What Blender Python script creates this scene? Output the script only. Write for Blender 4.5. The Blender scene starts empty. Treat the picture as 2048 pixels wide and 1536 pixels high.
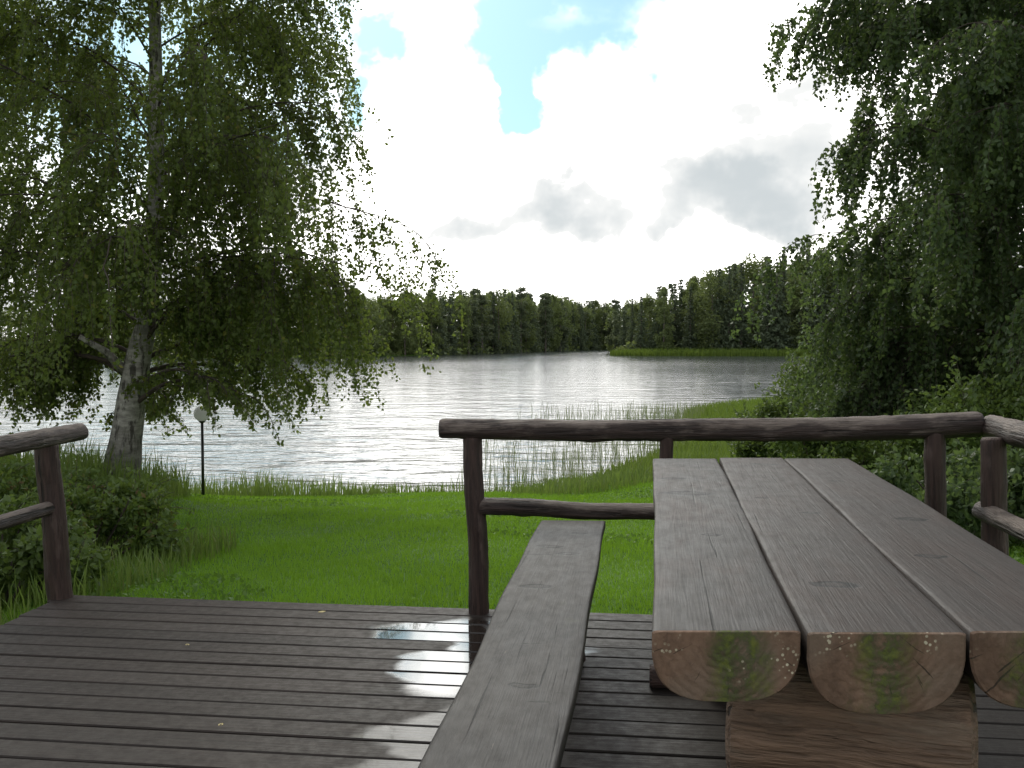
import bpy, math, random
import numpy as np
from mathutils import Vector, Matrix

R = math.radians
scene = bpy.context.scene
COL = scene.collection
rng = np.random.default_rng(7)
random.seed(7)

# ------------------------------------------------------------------ camera
CAM = (0.0, 0.0, 1.22)
PITCH = R(2.39)
cam_d = bpy.data.cameras.new('camera')
cam_d.lens = 35.0
cam_d.sensor_width = 36.0
cam_d.clip_start = 0.05
cam_d.clip_end = 5000
cam = bpy.data.objects.new('camera', cam_d)
COL.objects.link(cam)
cam.location = CAM
cam.rotation_euler = (R(90) - PITCH, 0, 0)
scene.camera = cam

# ------------------------------------------------------------------ sun, sky, exposure
SUN_EL, SUN_AZ = R(40), R(-14)          # azimuth from +Y towards +X
sun_d = bpy.data.lights.new('sun', 'SUN')
sun_d.energy = 1.5
sun_d.angle = R(18)
sun_d.color = (1.0, 0.93, 0.80)
sun = bpy.data.objects.new('sun', sun_d)
COL.objects.link(sun)
sdir = Vector((math.sin(SUN_AZ) * math.cos(SUN_EL), math.cos(SUN_AZ) * math.cos(SUN_EL), math.sin(SUN_EL)))
sun.rotation_euler = (-sdir).to_track_quat('-Z', 'Y').to_euler()
sun.location = (0, 0, 30)

scene.view_settings.view_transform = 'Standard'
scene.view_settings.look = 'None'
scene.view_settings.gamma = 1.0
scene.view_settings.use_curve_mapping = False
scene.view_settings.exposure = 0.0
scene.cycles.max_bounces = 6
scene.cycles.diffuse_bounces = 3
scene.cycles.glossy_bounces = 3
scene.cycles.transmission_bounces = 3
scene.cycles.use_denoising = True

CLOUD_WHITE = 1.75       # radiance of the brightest cloud


def sky_dir(px, py):
    """direction in the sky seen at a spot of the photograph (2048 wide)"""
    x, y, z = (px - 1024) / 1991.0, 1.0, -(py - 768) / 1991.0
    c, s = math.cos(-PITCH), math.sin(-PITCH)
    v = Vector((x, y * c - z * s, y * s + z * c))
    return v.normalized()


def build_world():
    w = bpy.data.worlds.new('World')
    scene.world = w
    w.use_nodes = True
    nt = w.node_tree
    nt.nodes.clear()
    N, L = nt.nodes, nt.links

    def nd(t, **kw):
        n = N.new(t)
        for k, v in kw.items():
            setattr(n, k, v)
        return n

    def math_(op, a, b=None, clamp=False):
        n = nd('ShaderNodeMath', operation=op, use_clamp=clamp)
        for i, v in enumerate((a, b)):
            if v is None:
                continue
            if isinstance(v, (int, float)):
                n.inputs[i].default_value = v
            else:
                L.new(v, n.inputs[i])
        return n.outputs[0]

    out = nd('ShaderNodeOutputWorld')
    bg = nd('ShaderNodeBackground')
    bg.inputs['Strength'].default_value = 0.1
    L.new(bg.outputs[0], out.inputs[0])
    sky = nd('ShaderNodeTexSky', sky_type='NISHITA')
    sky.sun_disc = False
    sky.sun_elevation = SUN_EL
    sky.sun_rotation = SUN_AZ
    sky.air_density = 1.0
    sky.dust_density = 1.2
    sky.ozone_density = 2.0
    tc = nd('ShaderNodeTexCoord')
    d = tc.outputs['Generated']

    # billowing edges: warp the direction with two octaves of noise
    def warp(vec, scale, amt, detail=4):
        n = nd('ShaderNodeTexNoise')
        n.inputs['Scale'].default_value = scale
        n.inputs['Detail'].default_value = detail
        n.inputs['Roughness'].default_value = 0.55
        L.new(vec, n.inputs['Vector'])
        s = nd('ShaderNodeVectorMath', operation='SUBTRACT')
        L.new(n.outputs['Color'], s.inputs[0])
        s.inputs[1].default_value = (0.5, 0.5, 0.5)
        m = nd('ShaderNodeVectorMath', operation='SCALE')
        L.new(s.outputs[0], m.inputs[0])
        m.inputs['Scale'].default_value = amt
        a = nd('ShaderNodeVectorMath', operation='ADD')
        L.new(vec, a.inputs[0])
        L.new(m.outputs[0], a.inputs[1])
        return a.outputs[0]

    dw = warp(d, 9.0, 0.19, 5)

    def blob(px, py, rx, ry, amp, soft=0.55, vec=dw):
        c = sky_dir(px, py)
        s = nd('ShaderNodeVectorMath', operation='SUBTRACT')
        L.new(vec, s.inputs[0])
        s.inputs[1].default_value = c
        m = nd('ShaderNodeVectorMath', operation='MULTIPLY')
        L.new(s.outputs[0], m.inputs[0])
        kx, kz = 1991.0 / rx, 1991.0 / ry
        m.inputs[1].default_value = (kx, kx, kz)
        ln = nd('ShaderNodeVectorMath', operation='LENGTH')
        L.new(m.outputs[0], ln.inputs[0])
        mr = nd('ShaderNodeMapRange', interpolation_type='SMOOTHSTEP')
        mr.inputs['From Min'].default_value = 1.0 + soft
        mr.inputs['From Max'].default_value = 1.0 - soft
        mr.inputs['To Min'].default_value = 0.0
        mr.inputs['To Max'].default_value = amp
        L.new(ln.outputs['Value'], mr.inputs['Value'])
        return mr.outputs[0]

    # the general cloud field, the same all round the sky
    gen = nd('ShaderNodeTexNoise')
    gen.inputs['Scale'].default_value = 3.1
    gen.inputs['Detail'].default_value = 5
    gen.inputs['Roughness'].default_value = 0.58
    mp = nd('ShaderNodeMapping')
    mp.inputs['Scale'].default_value = (1, 1, 1.7)
    mp.inputs['Location'].default_value = (3.3, 1.7, 0.4)
    L.new(d, mp.inputs['Vector'])
    L.new(mp.outputs[0], gen.inputs['Vector'])
    dens = math_('MULTIPLY_ADD', gen.outputs['Fac'], 2.2)
    dens.node.inputs[2].default_value = -0.52
    # more cloud towards the horizon
    sep = nd('ShaderNodeSeparateXYZ')
    L.new(d, sep.inputs[0])
    hz = nd('ShaderNodeMapRange', interpolation_type='SMOOTHSTEP')
    hz.inputs['From Min'].default_value = 0.26
    hz.inputs['From Max'].default_value = 0.08
    hz.inputs['To Max'].default_value = 0.7
    L.new(sep.outputs['Z'], hz.inputs['Value'])
    dens = math_('ADD', dens, hz.outputs[0])
    for a in ((860, 230, 80, 250, 0.9), (850, -90, 95, 110, 0.7), (960, 200, 45, 50, 0.8), (1190, 300, 120, 150, 0.8),
              (1580, 200, 230, 300, 1.0), (1000, 430, 330, 120, 0.6), (1450, 150, 120, 90, 0.6),
              (1130, 40, 90, 25, 0.24),
              (1190, 25, 300, 105, -0.8), (1040, 180, 60, 70, -0.9), (745, 110, 62, 90, -0.9),
              (420, 180, 230, 200, -0.4), (60, 260, 200, 150, -0.35)):
        dens = math_('ADD', dens, blob(*a))
    cov = nd('ShaderNodeMapRange', interpolation_type='SMOOTHSTEP')
    cov.inputs['From Min'].default_value = 0.08
    cov.inputs['From Max'].default_value = 1.12
    L.new(dens, cov.inputs['Value'])

    # grey undersides
    dw2 = dw
    gn = nd('ShaderNodeTexNoise')
    gn.inputs['Scale'].default_value = 5.5
    gn.inputs['Detail'].default_value = 4
    mp2 = nd('ShaderNodeMapping')
    mp2.inputs['Scale'].default_value = (1, 1, 2.4)
    mp2.inputs['Location'].default_value = (0.3, 5.7, 2.4)
    L.new(d, mp2.inputs['Vector'])
    L.new(mp2.outputs[0], gn.inputs['Vector'])
    grey = math_('MULTIPLY_ADD', gn.outputs['Fac'], 2.7)
    grey.node.inputs[2].default_value = -1.05
    for a in ((1170, 405, 90, 48, 0.88), (1470, 405, 165, 62, 0.98), (1540, 290, 140, 120, 0.42), (900, 470, 120, 22, 0.4)):
        grey = math_('ADD', grey, blob(*a, soft=0.8, vec=dw2))
    for a in ((880, 220, 150, 190, -0.6), (1150, 545, 520, 60, -0.9), (1230, 200, 140, 120, -0.5),
              (1450, 110, 150, 130, -0.5)):
        grey = math_('ADD', grey, blob(*a, soft=0.7, vec=dw2))
    gfac = nd('ShaderNodeMapRange', interpolation_type='SMOOTHSTEP')
    gfac.inputs['From Min'].default_value = 0.0
    gfac.inputs['From Max'].default_value = 1.3
    L.new(grey, gfac.inputs['Value'])
    k = CLOUD_WHITE * 10
    c1 = nd('ShaderNodeMix', data_type='RGBA')
    c1.inputs['A'].default_value = (k * 1.0, k * 0.985, k * 0.95, 1)
    c1.inputs['B'].default_value = (9.6, 9.7, 9.6, 1)
    L.new(math_('MULTIPLY', gfac.outputs[0], 2.6, True), c1.inputs['Factor'])
    cm = nd('ShaderNodeMix', data_type='RGBA')
    L.new(c1.outputs['Result'], cm.inputs['A'])
    cm.inputs['B'].default_value = (6.4, 6.9, 7.1, 1)
    g2 = nd('ShaderNodeMapRange')
    g2.inputs['From Min'].default_value = 0.38
    L.new(gfac.outputs[0], g2.inputs['Value'])
    # thin cloud is brightest round the hidden sun
    dt = nd('ShaderNodeVectorMath', operation='DOT_PRODUCT')
    L.new(d, dt.inputs[0])
    dt.inputs[1].default_value = sdir
    gl = nd('ShaderNodeMapRange', interpolation_type='SMOOTHSTEP')
    gl.inputs['From Min'].default_value = 0.55
    gl.inputs['From Max'].default_value = 0.99
    gl.inputs['To Min'].default_value = 1.0
    gl.inputs['To Max'].default_value = 2.6
    L.new(dt.outputs['Value'], gl.inputs['Value'])
    c0 = nd('ShaderNodeVectorMath', operation='SCALE')
    c0.inputs[0].default_value = (k * 1.0, k * 0.985, k * 0.95)
    L.new(gl.outputs[0], c0.inputs['Scale'])
    L.new(c0.outputs[0], c1.inputs['A'])
    L.new(g2.outputs[0], cm.inputs['Factor'])
    sm = nd('ShaderNodeMix', data_type='RGBA', blend_type='MULTIPLY')
    sm.inputs['Factor'].default_value = 1.0
    L.new(sky.outputs[0], sm.inputs['A'])
    sm.inputs['B'].default_value = (0.85, 1.18, 1.15, 1)
    mix = nd('ShaderNodeMix', data_type='RGBA')
    L.new(cov.outputs[0], mix.inputs['Factor'])
    L.new(sm.outputs['Result'], mix.inputs['A'])
    L.new(cm.outputs['Result'], mix.inputs['B'])
    L.new(mix.outputs['Result'], bg.inputs['Color'])


build_world()

# ------------------------------------------------------------------ helpers
WATER_Z = -1.8


def mesh_obj(name, V, F, mats, parent=None, fmat=None, smooth=False, loc=None):
    """V (n,3); F (m,3|4) array or list of arrays; mats list of materials; one object"""
    me = bpy.data.meshes.new(name)
    V = np.asarray(V, dtype=np.float32)
    Fs = F if isinstance(F, list) else [F]
    Fs = [np.asarray(f, dtype=np.int32) for f in Fs if len(f)]
    loops = np.concatenate([f.ravel() for f in Fs])
    tot = np.concatenate([np.full(len(f), f.shape[1], np.int32) for f in Fs])
    start = np.concatenate([[0], np.cumsum(tot)[:-1]]).astype(np.int32)
    me.vertices.add(len(V))
    me.vertices.foreach_set('co', V.ravel())
    me.loops.add(len(loops))
    me.loops.foreach_set('vertex_index', loops)
    me.polygons.add(len(tot))
    me.polygons.foreach_set('loop_start', start)
    me.polygons.foreach_set('loop_total', tot)
    if fmat is not None:
        me.polygons.foreach_set('material_index', np.asarray(fmat, dtype=np.int32))
    me.polygons.foreach_set('use_smooth', np.full(len(tot), bool(smooth)))
    me.update(calc_edges=True)
    me.validate()
    for m in (mats if isinstance(mats, (list, tuple)) else [mats]):
        me.materials.append(m)
    o = bpy.data.objects.new(name, me)
    COL.objects.link(o)
    if parent is not None:
        o.parent = parent
    if loc is not None:
        o.location = loc
    return o


def tag(o, label, cat=None, group=None, kind=None):
    if label:
        o['label'] = label
    if cat:
        o['category'] = cat
    if group:
        o['group'] = group
    if kind:
        o['kind'] = kind
    return o


def empty(name, loc, rz=0.0):
    o = bpy.data.objects.new(name, None)
    COL.objects.link(o)
    o.location = loc
    o.rotation_euler = (0, 0, rz)
    o.empty_display_size = 0.2
    return o


class Geo:
    """collects vertices and quads / tris"""
    def __init__(s):
        s.V, s.Q, s.T, s.n = [], [], [], 0
        s.qm, s.tm = [], []

    def add(s, V, Q=None, T=None, m=0):
        V = np.asarray(V, float).reshape(-1, 3)
        if Q is not None and len(Q):
            Q = np.asarray(Q, int)
            s.Q.append(Q + s.n)
            s.qm.append(np.full(len(Q), m))
        if T is not None and len(T):
            T = np.asarray(T, int)
            s.T.append(T + s.n)
            s.tm.append(np.full(len(T), m))
        s.V.append(V)
        s.n += len(V)

    def tube(s, P, r, n=8, m=0, cap=True, noise=None):
        P = np.asarray(P, float)
        k = len(P)
        r = np.broadcast_to(np.asarray(r, float), (k,))
        T = np.gradient(P, axis=0)
        T /= np.linalg.norm(T, axis=1)[:, None] + 1e-9
        up = np.array([0.0, 0, 1]) if abs(T[0][2]) < 0.9 else np.array([1.0, 0, 0])
        A = np.cross(T, up)
        A /= np.linalg.norm(A, axis=1)[:, None] + 1e-9
        B = np.cross(T, A)
        ang = np.arange(n) * 2 * np.pi / n
        rr = r[:, None] * np.ones(n)[None]
        if noise is not None:
            rr = rr * noise
        V = P[:, None, :] + rr[..., None] * (np.cos(ang)[None, :, None] * A[:, None] + np.sin(ang)[None, :, None] * B[:, None])
        i = np.arange(k - 1)[:, None] * n
        j = np.arange(n)[None]
        j2 = (np.arange(n)[None] + 1) % n
        Q = np.stack([i + j, i + j2, i + n + j2, i + n + j], -1).reshape(-1, 4)
        self_n = k * n
        V = V.reshape(-1, 3)
        Tr = None
        if cap:
            V = np.vstack([V, P[0], P[-1]])
            a = np.stack([np.full(n, self_n), (np.arange(n) + 1) % n, np.arange(n)], -1)
            b = np.stack([np.full(n, self_n + 1), (k - 1) * n + np.arange(n), (k - 1) * n + (np.arange(n) + 1) % n], -1)
            Tr = np.vstack([a, b])
        s.add(V, Q, Tr, m)

    def build(s, name, mats, parent=None, smooth=False, loc=None):
        V = np.vstack(s.V)
        F, fm = [], []
        if s.Q:
            F.append(np.vstack(s.Q)); fm.append(np.concatenate(s.qm))
        if s.T:
            F.append(np.vstack(s.T)); fm.append(np.concatenate(s.tm))
        return mesh_obj(name, V, F, mats, parent, np.concatenate(fm), smooth, loc)


def unit(v):
    return v / (np.linalg.norm(v, axis=-1, keepdims=True) + 1e-9)


def leaf_quads(P, size, rg, droop=0.5, aspect=0.72):
    """rhombic leaves with tip and base at points P"""
    n = len(P)
    ax = rg.normal(size=(n, 3))
    ax[:, 2] -= droop * 2.0
    ax = unit(ax)
    sd = unit(np.cross(ax, rg.normal(size=(n, 3))))
    nr = np.cross(ax, sd)
    L = size * rg.uniform(0.7, 1.25, n)[:, None]
    W = L * aspect * 0.5
    base = P
    mid = P + ax * L * 0.42 + nr * L * rg.uniform(-0.12, 0.12, n)[:, None]
    V = np.stack([base, mid + sd * W, P + ax * L, mid - sd * W], 1).reshape(-1, 3)
    Q = np.arange(4 * n).reshape(n, 4)
    return V, Q


# ------------------------------------------------------------------ materials
def new_mat(name):
    m = bpy.data.materials.new(name)
    m.use_nodes = True
    nt = m.node_tree
    nt.nodes.clear()
    out = nt.nodes.new('ShaderNodeOutputMaterial')
    return m, nt, out


class NT:
    def __init__(s, nt):
        s.nt, s.N, s.L = nt, nt.nodes, nt.links

    def nd(s, t, ins=None, **kw):
        n = s.N.new(t)
        for k, v in kw.items():
            setattr(n, k, v)
        for k, v in (ins or {}).items():
            s.set(n.inputs[k], v)
        return n

    def set(s, sock, v):
        if isinstance(v, bpy.types.NodeSocket):
            s.L.new(v, sock)
        else:
            sock.default_value = v

    def noise(s, vec, scale, detail=4, rough=0.55, dist=0.0):
        n = s.nd('ShaderNodeTexNoise', {'Scale': scale, 'Detail': detail, 'Roughness': rough, 'Distortion': dist})
        if vec is not None:
            s.L.new(vec, n.inputs['Vector'])
        return n.outputs['Fac']

    def mapped(s, vec, scale=(1, 1, 1), loc=(0, 0, 0)):
        m = s.nd('ShaderNodeMapping', {'Scale': scale, 'Location': loc})
        s.L.new(vec, m.inputs['Vector'])
        return m.outputs[0]

    def ramp(s, v, a, b, lo=0.0, hi=1.0, smooth=True):
        m = s.nd('ShaderNodeMapRange', {'From Min': a, 'From Max': b, 'To Min': lo, 'To Max': hi},
                 interpolation_type='SMOOTHSTEP' if smooth else 'LINEAR')
        s.set(m.inputs['Value'], v)
        return m.outputs[0]

    def mix(s, f, a, b, blend='MIX'):
        m = s.nd('ShaderNodeMix', data_type='RGBA', blend_type=blend)
        s.set(m.inputs['Factor'], f)
        s.set(m.inputs['A'], a if isinstance(a, bpy.types.NodeSocket) else (*a, 1) if len(a) == 3 else a)
        s.set(m.inputs['B'], b if isinstance(b, bpy.types.NodeSocket) else (*b, 1) if len(b) == 3 else b)
        return m.outputs['Result']

    def math(s, op, a, b=0.0, clamp=False):
        m = s.nd('ShaderNodeMath', {0: a, 1: b}, operation=op, use_clamp=clamp)
        return m.outputs[0]

    def bump(s, h, strength, dist, normal=None):
        b = s.nd('ShaderNodeBump', {'Strength': strength, 'Distance': dist, 'Height': h})
        if normal is not None:
            s.L.new(normal, b.inputs['Normal'])
        return b.outputs[0]


def leaf_mat(name, c1, c2, trans, tfac=0.4, rough=0.5, hue3=None):
    m, nt, out = new_mat(name)
    t = NT(nt)
    g = t.nd('ShaderNodeNewGeometry')
    oi = t.nd('ShaderNodeObjectInfo')
    r = g.outputs['Random Per Island']
    col = t.mix(t.ramp(r, 0.0, 1.0), c1, c2)
    if hue3 is not None:
        col = t.mix(t.ramp(r, 0.93, 0.97), col, hue3)
    # whole clumps lean lighter / darker green
    tc = t.nd('ShaderNodeTexCoord')
    cl = t.noise(tc.outputs['Object'], 0.9, 2)
    col = t.mix(t.ramp(cl, 0.35, 0.7, 0.0, 0.45), col, tuple(x * 1.35 for x in c2))
    col = t.mix(t.ramp(t.noise(tc.outputs['Object'], 2.3, 3), 0.52, 0.72, 0, 0.5), col, tuple(x * 0.75 for x in c1))
    orv = t.ramp(oi.outputs['Random'], 0, 1, 0.78, 1.2, False)
    col = t.mix(1.0, col, t.nd('ShaderNodeCombineColor', {0: orv, 1: orv, 2: orv}).outputs[0], 'MULTIPLY')
    bs = t.nd('ShaderNodeBsdfPrincipled', {'Base Color': col, 'Roughness': rough, 'Specular IOR Level': 0.3})
    tr = t.nd('ShaderNodeBsdfTranslucent', {'Color': t.mix(t.ramp(r, 0, 1), trans, tuple(x * 0.8 for x in trans))})
    mx = t.nd('ShaderNodeMixShader', {0: tfac})
    nt.links.new(bs.outputs[0], mx.inputs[1])
    nt.links.new(tr.outputs[0], mx.inputs[2])
    nt.links.new(mx.outputs[0], out.inputs[0])
    return m


def simple_mat(name, col, rough=0.6, nscale=8.0, var=0.25, bump=0.0, metallic=0.0):
    m, nt, out = new_mat(name)
    t = NT(nt)
    tc = t.nd('ShaderNodeTexCoord')
    n = t.noise(tc.outputs['Object'], nscale, 5)
    c = t.mix(t.ramp(n, 0.3, 0.7), tuple(x * (1 - var) for x in col), tuple(x * (1 + var) for x in col))
    bs = t.nd('ShaderNodeBsdfPrincipled', {'Base Color': c, 'Roughness': rough, 'Metallic': metallic})
    if bump:
        nt.links.new(t.bump(n, bump, 0.01), bs.inputs['Normal'])
    nt.links.new(bs.outputs[0], out.inputs[0])
    return m


def wood_log_mat(name, base, worn, wear_lo=0.45, wear_hi=0.75):
    """stained round log: grain runs along local X, stain worn off on the weather side"""
    m, nt, out = new_mat(name)
    t = NT(nt)
    tc = t.nd('ShaderNodeTexCoord')
    ob = tc.outputs['Object']
    grain = t.noise(t.mapped(ob, (1.4, 26, 26)), 2.2, 6, 0.6, 0.4)
    patch = t.noise(t.mapped(ob, (2.2, 9, 9)), 2.0, 5, 0.65)
    fine = t.noise(t.mapped(ob, (6, 90, 90)), 2.0, 3)
    g = t.nd('ShaderNodeNewGeometry')
    sep = t.nd('ShaderNodeSeparateXYZ')
    nt.links.new(g.outputs['Normal'], sep.inputs[0])
    upw = t.ramp(sep.outputs['Z'], 0.1, 0.95, 0.0, 0.16)
    wf = t.ramp(t.math('ADD', patch, upw), wear_lo, wear_hi)
    col = t.mix(t.ramp(grain, 0.3, 0.7), tuple(x * 0.5 for x in base), tuple(x * 1.35 for x in base))
    col = t.mix(wf, col, t.mix(t.ramp(fine, 0.3, 0.7), tuple(x * 0.7 for x in worn), worn))
    crack = t.ramp(t.noise(t.mapped(ob, (0.9, 30, 30), (3, 1, 2)), 1.3, 3, 0.5), 0.62, 0.68)
    col = t.mix(t.math('MULTIPLY', crack, 0.75), col, (0.008, 0.006, 0.005))
    h = t.math('SUBTRACT', t.math('ADD', grain, t.math('MULTIPLY', fine, 0.4)), t.math('MULTIPLY', crack, 0.8))
    bs = t.nd('ShaderNodeBsdfPrincipled', {'Base Color': col, 'Roughness': 0.62, 'Specular IOR Level': 0.35})
    nt.links.new(t.bump(h, 0.9, 0.016), bs.inputs['Normal'])
    nt.links.new(bs.outputs[0], out.inputs[0])
    return m


def plank_top_mat(name, base, red, knots, seed, rough=0.54):
    """grey brown weathered table / bench plank; knots = (x, y, size) in local metres"""
    m, nt, out = new_mat(name)
    t = NT(nt)
    tc = t.nd('ShaderNodeTexCoord')
    ob = t.mapped(tc.outputs['Object'], (1, 1, 1), (seed * 1.7, seed * 0.9, 0))
    raw = tc.outputs['Object']
    grain = t.noise(t.mapped(ob, (1.0, 22, 22)), 2.4, 6, 0.62, 0.5)
    fine = t.noise(t.mapped(ob, (4, 120, 120)), 2.0, 3)
    big = t.noise(t.mapped(ob, (1.6, 3.5, 3.5)), 1.6, 5, 0.6)
    mott = t.noise(t.mapped(ob, (7, 14, 14)), 1.6, 5, 0.7)
    col = t.mix(t.ramp(grain, 0.25, 0.75), tuple(x * 0.82 for x in base), tuple(x * 1.14 for x in base))
    col = t.mix(t.ramp(big, 0.42, 0.66), col, t.mix(t.ramp(grain, 0.3, 0.7), tuple(x * 0.75 for x in red), tuple(x * 1.15 for x in red)))
    col = t.mix(t.ramp(mott, 0.56, 0.76, 0, 0.35), col, tuple(x * 0.42 for x in base))
    kf = None
    wv = t.nd('ShaderNodeVectorMath', operation='SUBTRACT')
    nn = t.nd('ShaderNodeTexNoise', {'Scale': 14.0, 'Detail': 4.0})
    nt.links.new(raw, nn.inputs['Vector'])
    nt.links.new(nn.outputs['Color'], wv.inputs[0])
    wv.inputs[1].default_value = (0.5, 0.5, 0.5)
    ws = t.nd('ShaderNodeVectorMath', operation='SCALE')
    nt.links.new(wv.outputs[0], ws.inputs[0])
    ws.inputs['Scale'].default_value = 0.05
    wa = t.nd('ShaderNodeVectorMath', operation='ADD')
    nt.links.new(raw, wa.inputs[0])
    nt.links.new(ws.outputs[0], wa.inputs[1])
    for (kx, ky, ks) in knots:
        mp = t.nd('ShaderNodeMapping', {'Location': (-kx / (ks * 0.55), -ky / ks, 0), 'Scale': (1 / (ks * 0.55), 1 / ks, 0.001)})
        nt.links.new(wa.outputs[0], mp.inputs['Vector'])
        ln = t.nd('ShaderNodeVectorMath', operation='LENGTH')
        nt.links.new(mp.outputs[0], ln.inputs[0])
        ring = t.math('MULTIPLY', t.ramp(ln.outputs['Value'], 1.0, 0.75), t.ramp(ln.outputs['Value'], 0.25, 0.6, 0.35, 1.0))
        kf = ring if kf is None else t.math('MAXIMUM', kf, ring)
    if kf is not None:
        col = t.mix(t.math('MULTIPLY', kf, 0.95), col, tuple(x * 0.15 for x in base))
    # checks along the grain, short cross marks, pale scuffs and green film
    chk = t.ramp(t.noise(t.mapped(ob, (0.7, 34, 34), (2, 5, 0)), 1.5, 3, 0.5, 0.3), 0.66, 0.70)
    crs = t.math('MULTIPLY', t.ramp(t.noise(t.mapped(ob, (26, 2.6, 2.6), (7, 1, 0)), 1.5, 4, 0.6, 0.6), 0.665, 0.70), t.ramp(t.noise(ob, 3.1, 2), 0.5, 0.6))
    dk = t.math('MAXIMUM', t.math('MULTIPLY', chk, 0.8), t.math('MULTIPLY', crs, 0.9))
    col = t.mix(dk, col, tuple(x * 0.16 for x in base))
    col = t.mix(t.ramp(t.noise(ob, 5.2, 5, 0.7), 0.62, 0.75, 0, 0.35), col, (0.05, 0.056, 0.026))
    scf = t.math('MULTIPLY', t.ramp(t.noise(t.mapped(ob, (5, 30, 30), (1, 3, 0)), 2.0, 4, 0.7), 0.68, 0.74), t.ramp(big, 0.45, 0.6))
    col = t.mix(t.math('MULTIPLY', scf, 0.6), col, (0.17, 0.14, 0.115))
    bs = t.nd('ShaderNodeBsdfPrincipled', {'Base Color': col, 'Specular IOR Level': 0.19})
    nt.links.new(t.ramp(t.math('ADD', mott, t.math('MULTIPLY', grain, 0.4)), 0.5, 0.95, rough - 0.04, rough + 0.08), bs.inputs['Roughness'])
    h = t.math('SUBTRACT', t.math('ADD', grain, t.math('MULTIPLY', fine, 0.5)), t.math('MULTIPLY', dk, 1.2))
    if kf is not None:
        h = t.math('SUBTRACT', h, t.math('MULTIPLY', kf, 0.5))
    nt.links.new(t.bump(h, 0.35, 0.006), bs.inputs['Normal'])
    nt.links.new(bs.outputs[0], out.inputs[0])
    return m


def end_grain_mat(name, base, mossx, seed):
    """sawn log end: rings, algae streak, pale flecks"""
    m, nt, out = new_mat(name)
    t = NT(nt)
    tc = t.nd('ShaderNodeTexCoord')
    raw = tc.outputs['Object']
    ob = t.mapped(raw, (1, 1, 1), (seed, seed * 2.1, 0))
    n1 = t.noise(ob, 9, 5, 0.65)
    n2 = t.noise(ob, 42, 5, 0.7)
    mp = t.mapped(raw, (0, 1, 1), (0, 0, 0.01))
    ln = t.nd('ShaderNodeVectorMath', operation='LENGTH')
    nt.links.new(mp, ln.inputs[0])
    rings = t.math('SINE', t.math('ADD', t.math('MULTIPLY', ln.outputs['Value'], 430.0), t.math('MULTIPLY', n1, 26.0)))
    sep = t.nd('ShaderNodeSeparateXYZ')
    nt.links.new(raw, sep.inputs[0])
    ang = t.math('ARCTAN2', t.math('ADD', sep.outputs['Y'], t.math('MULTIPLY', t.math('SUBTRACT', n1, 0.5), 0.02)), t.math('SUBTRACT', sep.outputs['Z'], 0.012))
    acm = t.nd('ShaderNodeCombineXYZ', {0: t.math('MULTIPLY', ang, 9.0), 1: t.math('MULTIPLY', ln.outputs['Value'], 5.0), 2: seed})
    crk = t.ramp(t.noise(acm.outputs[0], 1.6, 2, 0.5), 0.655, 0.685)
    col = t.mix(t.ramp(n1, 0.3, 0.7), tuple(x * 0.6 for x in base), tuple(x * 1.3 for x in base))
    col = t.mix(t.ramp(rings, -1, 1, 0, 0.09), col, tuple(x * 0.5 for x in base))
    col = t.mix(t.ramp(n2, 0.5, 0.75, 0, 0.6), col, tuple(x * 0.45 for x in base))
    col = t.mix(t.ramp(t.noise(ob, 4.5, 4), 0.5, 0.7, 0, 0.55), col, (0.12, 0.105, 0.085))
    col = t.mix(t.math('MULTIPLY', crk, 0.85), col, (0.02, 0.014, 0.01))
    dx = t.math('ABSOLUTE', t.math('SUBTRACT', t.math('ADD', sep.outputs['Y'], t.math('MULTIPLY', t.math('SUBTRACT', n1, 0.5), 0.13)), mossx))
    moss = t.math('MULTIPLY', t.ramp(dx, 0.062, 0.012), t.ramp(n2, 0.26, 0.6))
    col = t.mix(t.math('MULTIPLY', moss, 0.95), col, t.mix(t.ramp(n2, 0.42, 0.72), (0.034, 0.052, 0.022), (0.125, 0.140, 0.025)))
    vo = t.nd('ShaderNodeTexVoronoi', {'Scale': 120.0})
    nt.links.new(ob, vo.inputs['Vector'])
    fl = t.math('MULTIPLY', t.ramp(vo.outputs['Distance'], 0.34, 0.22), t.ramp(t.noise(ob, 13, 2), 0.57, 0.68))
    col = t.mix(fl, col, (0.5, 0.45, 0.33))
    bs = t.nd('ShaderNodeBsdfPrincipled', {'Base Color': col, 'Roughness': 0.75, 'Specular IOR Level': 0.25})
    nt.links.new(t.bump(t.math('ADD', n2, t.math('MULTIPLY', rings, 0.15)), 0.5, 0.006), bs.inputs['Normal'])
    nt.links.new(bs.outputs[0], out.inputs[0])
    return m


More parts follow.
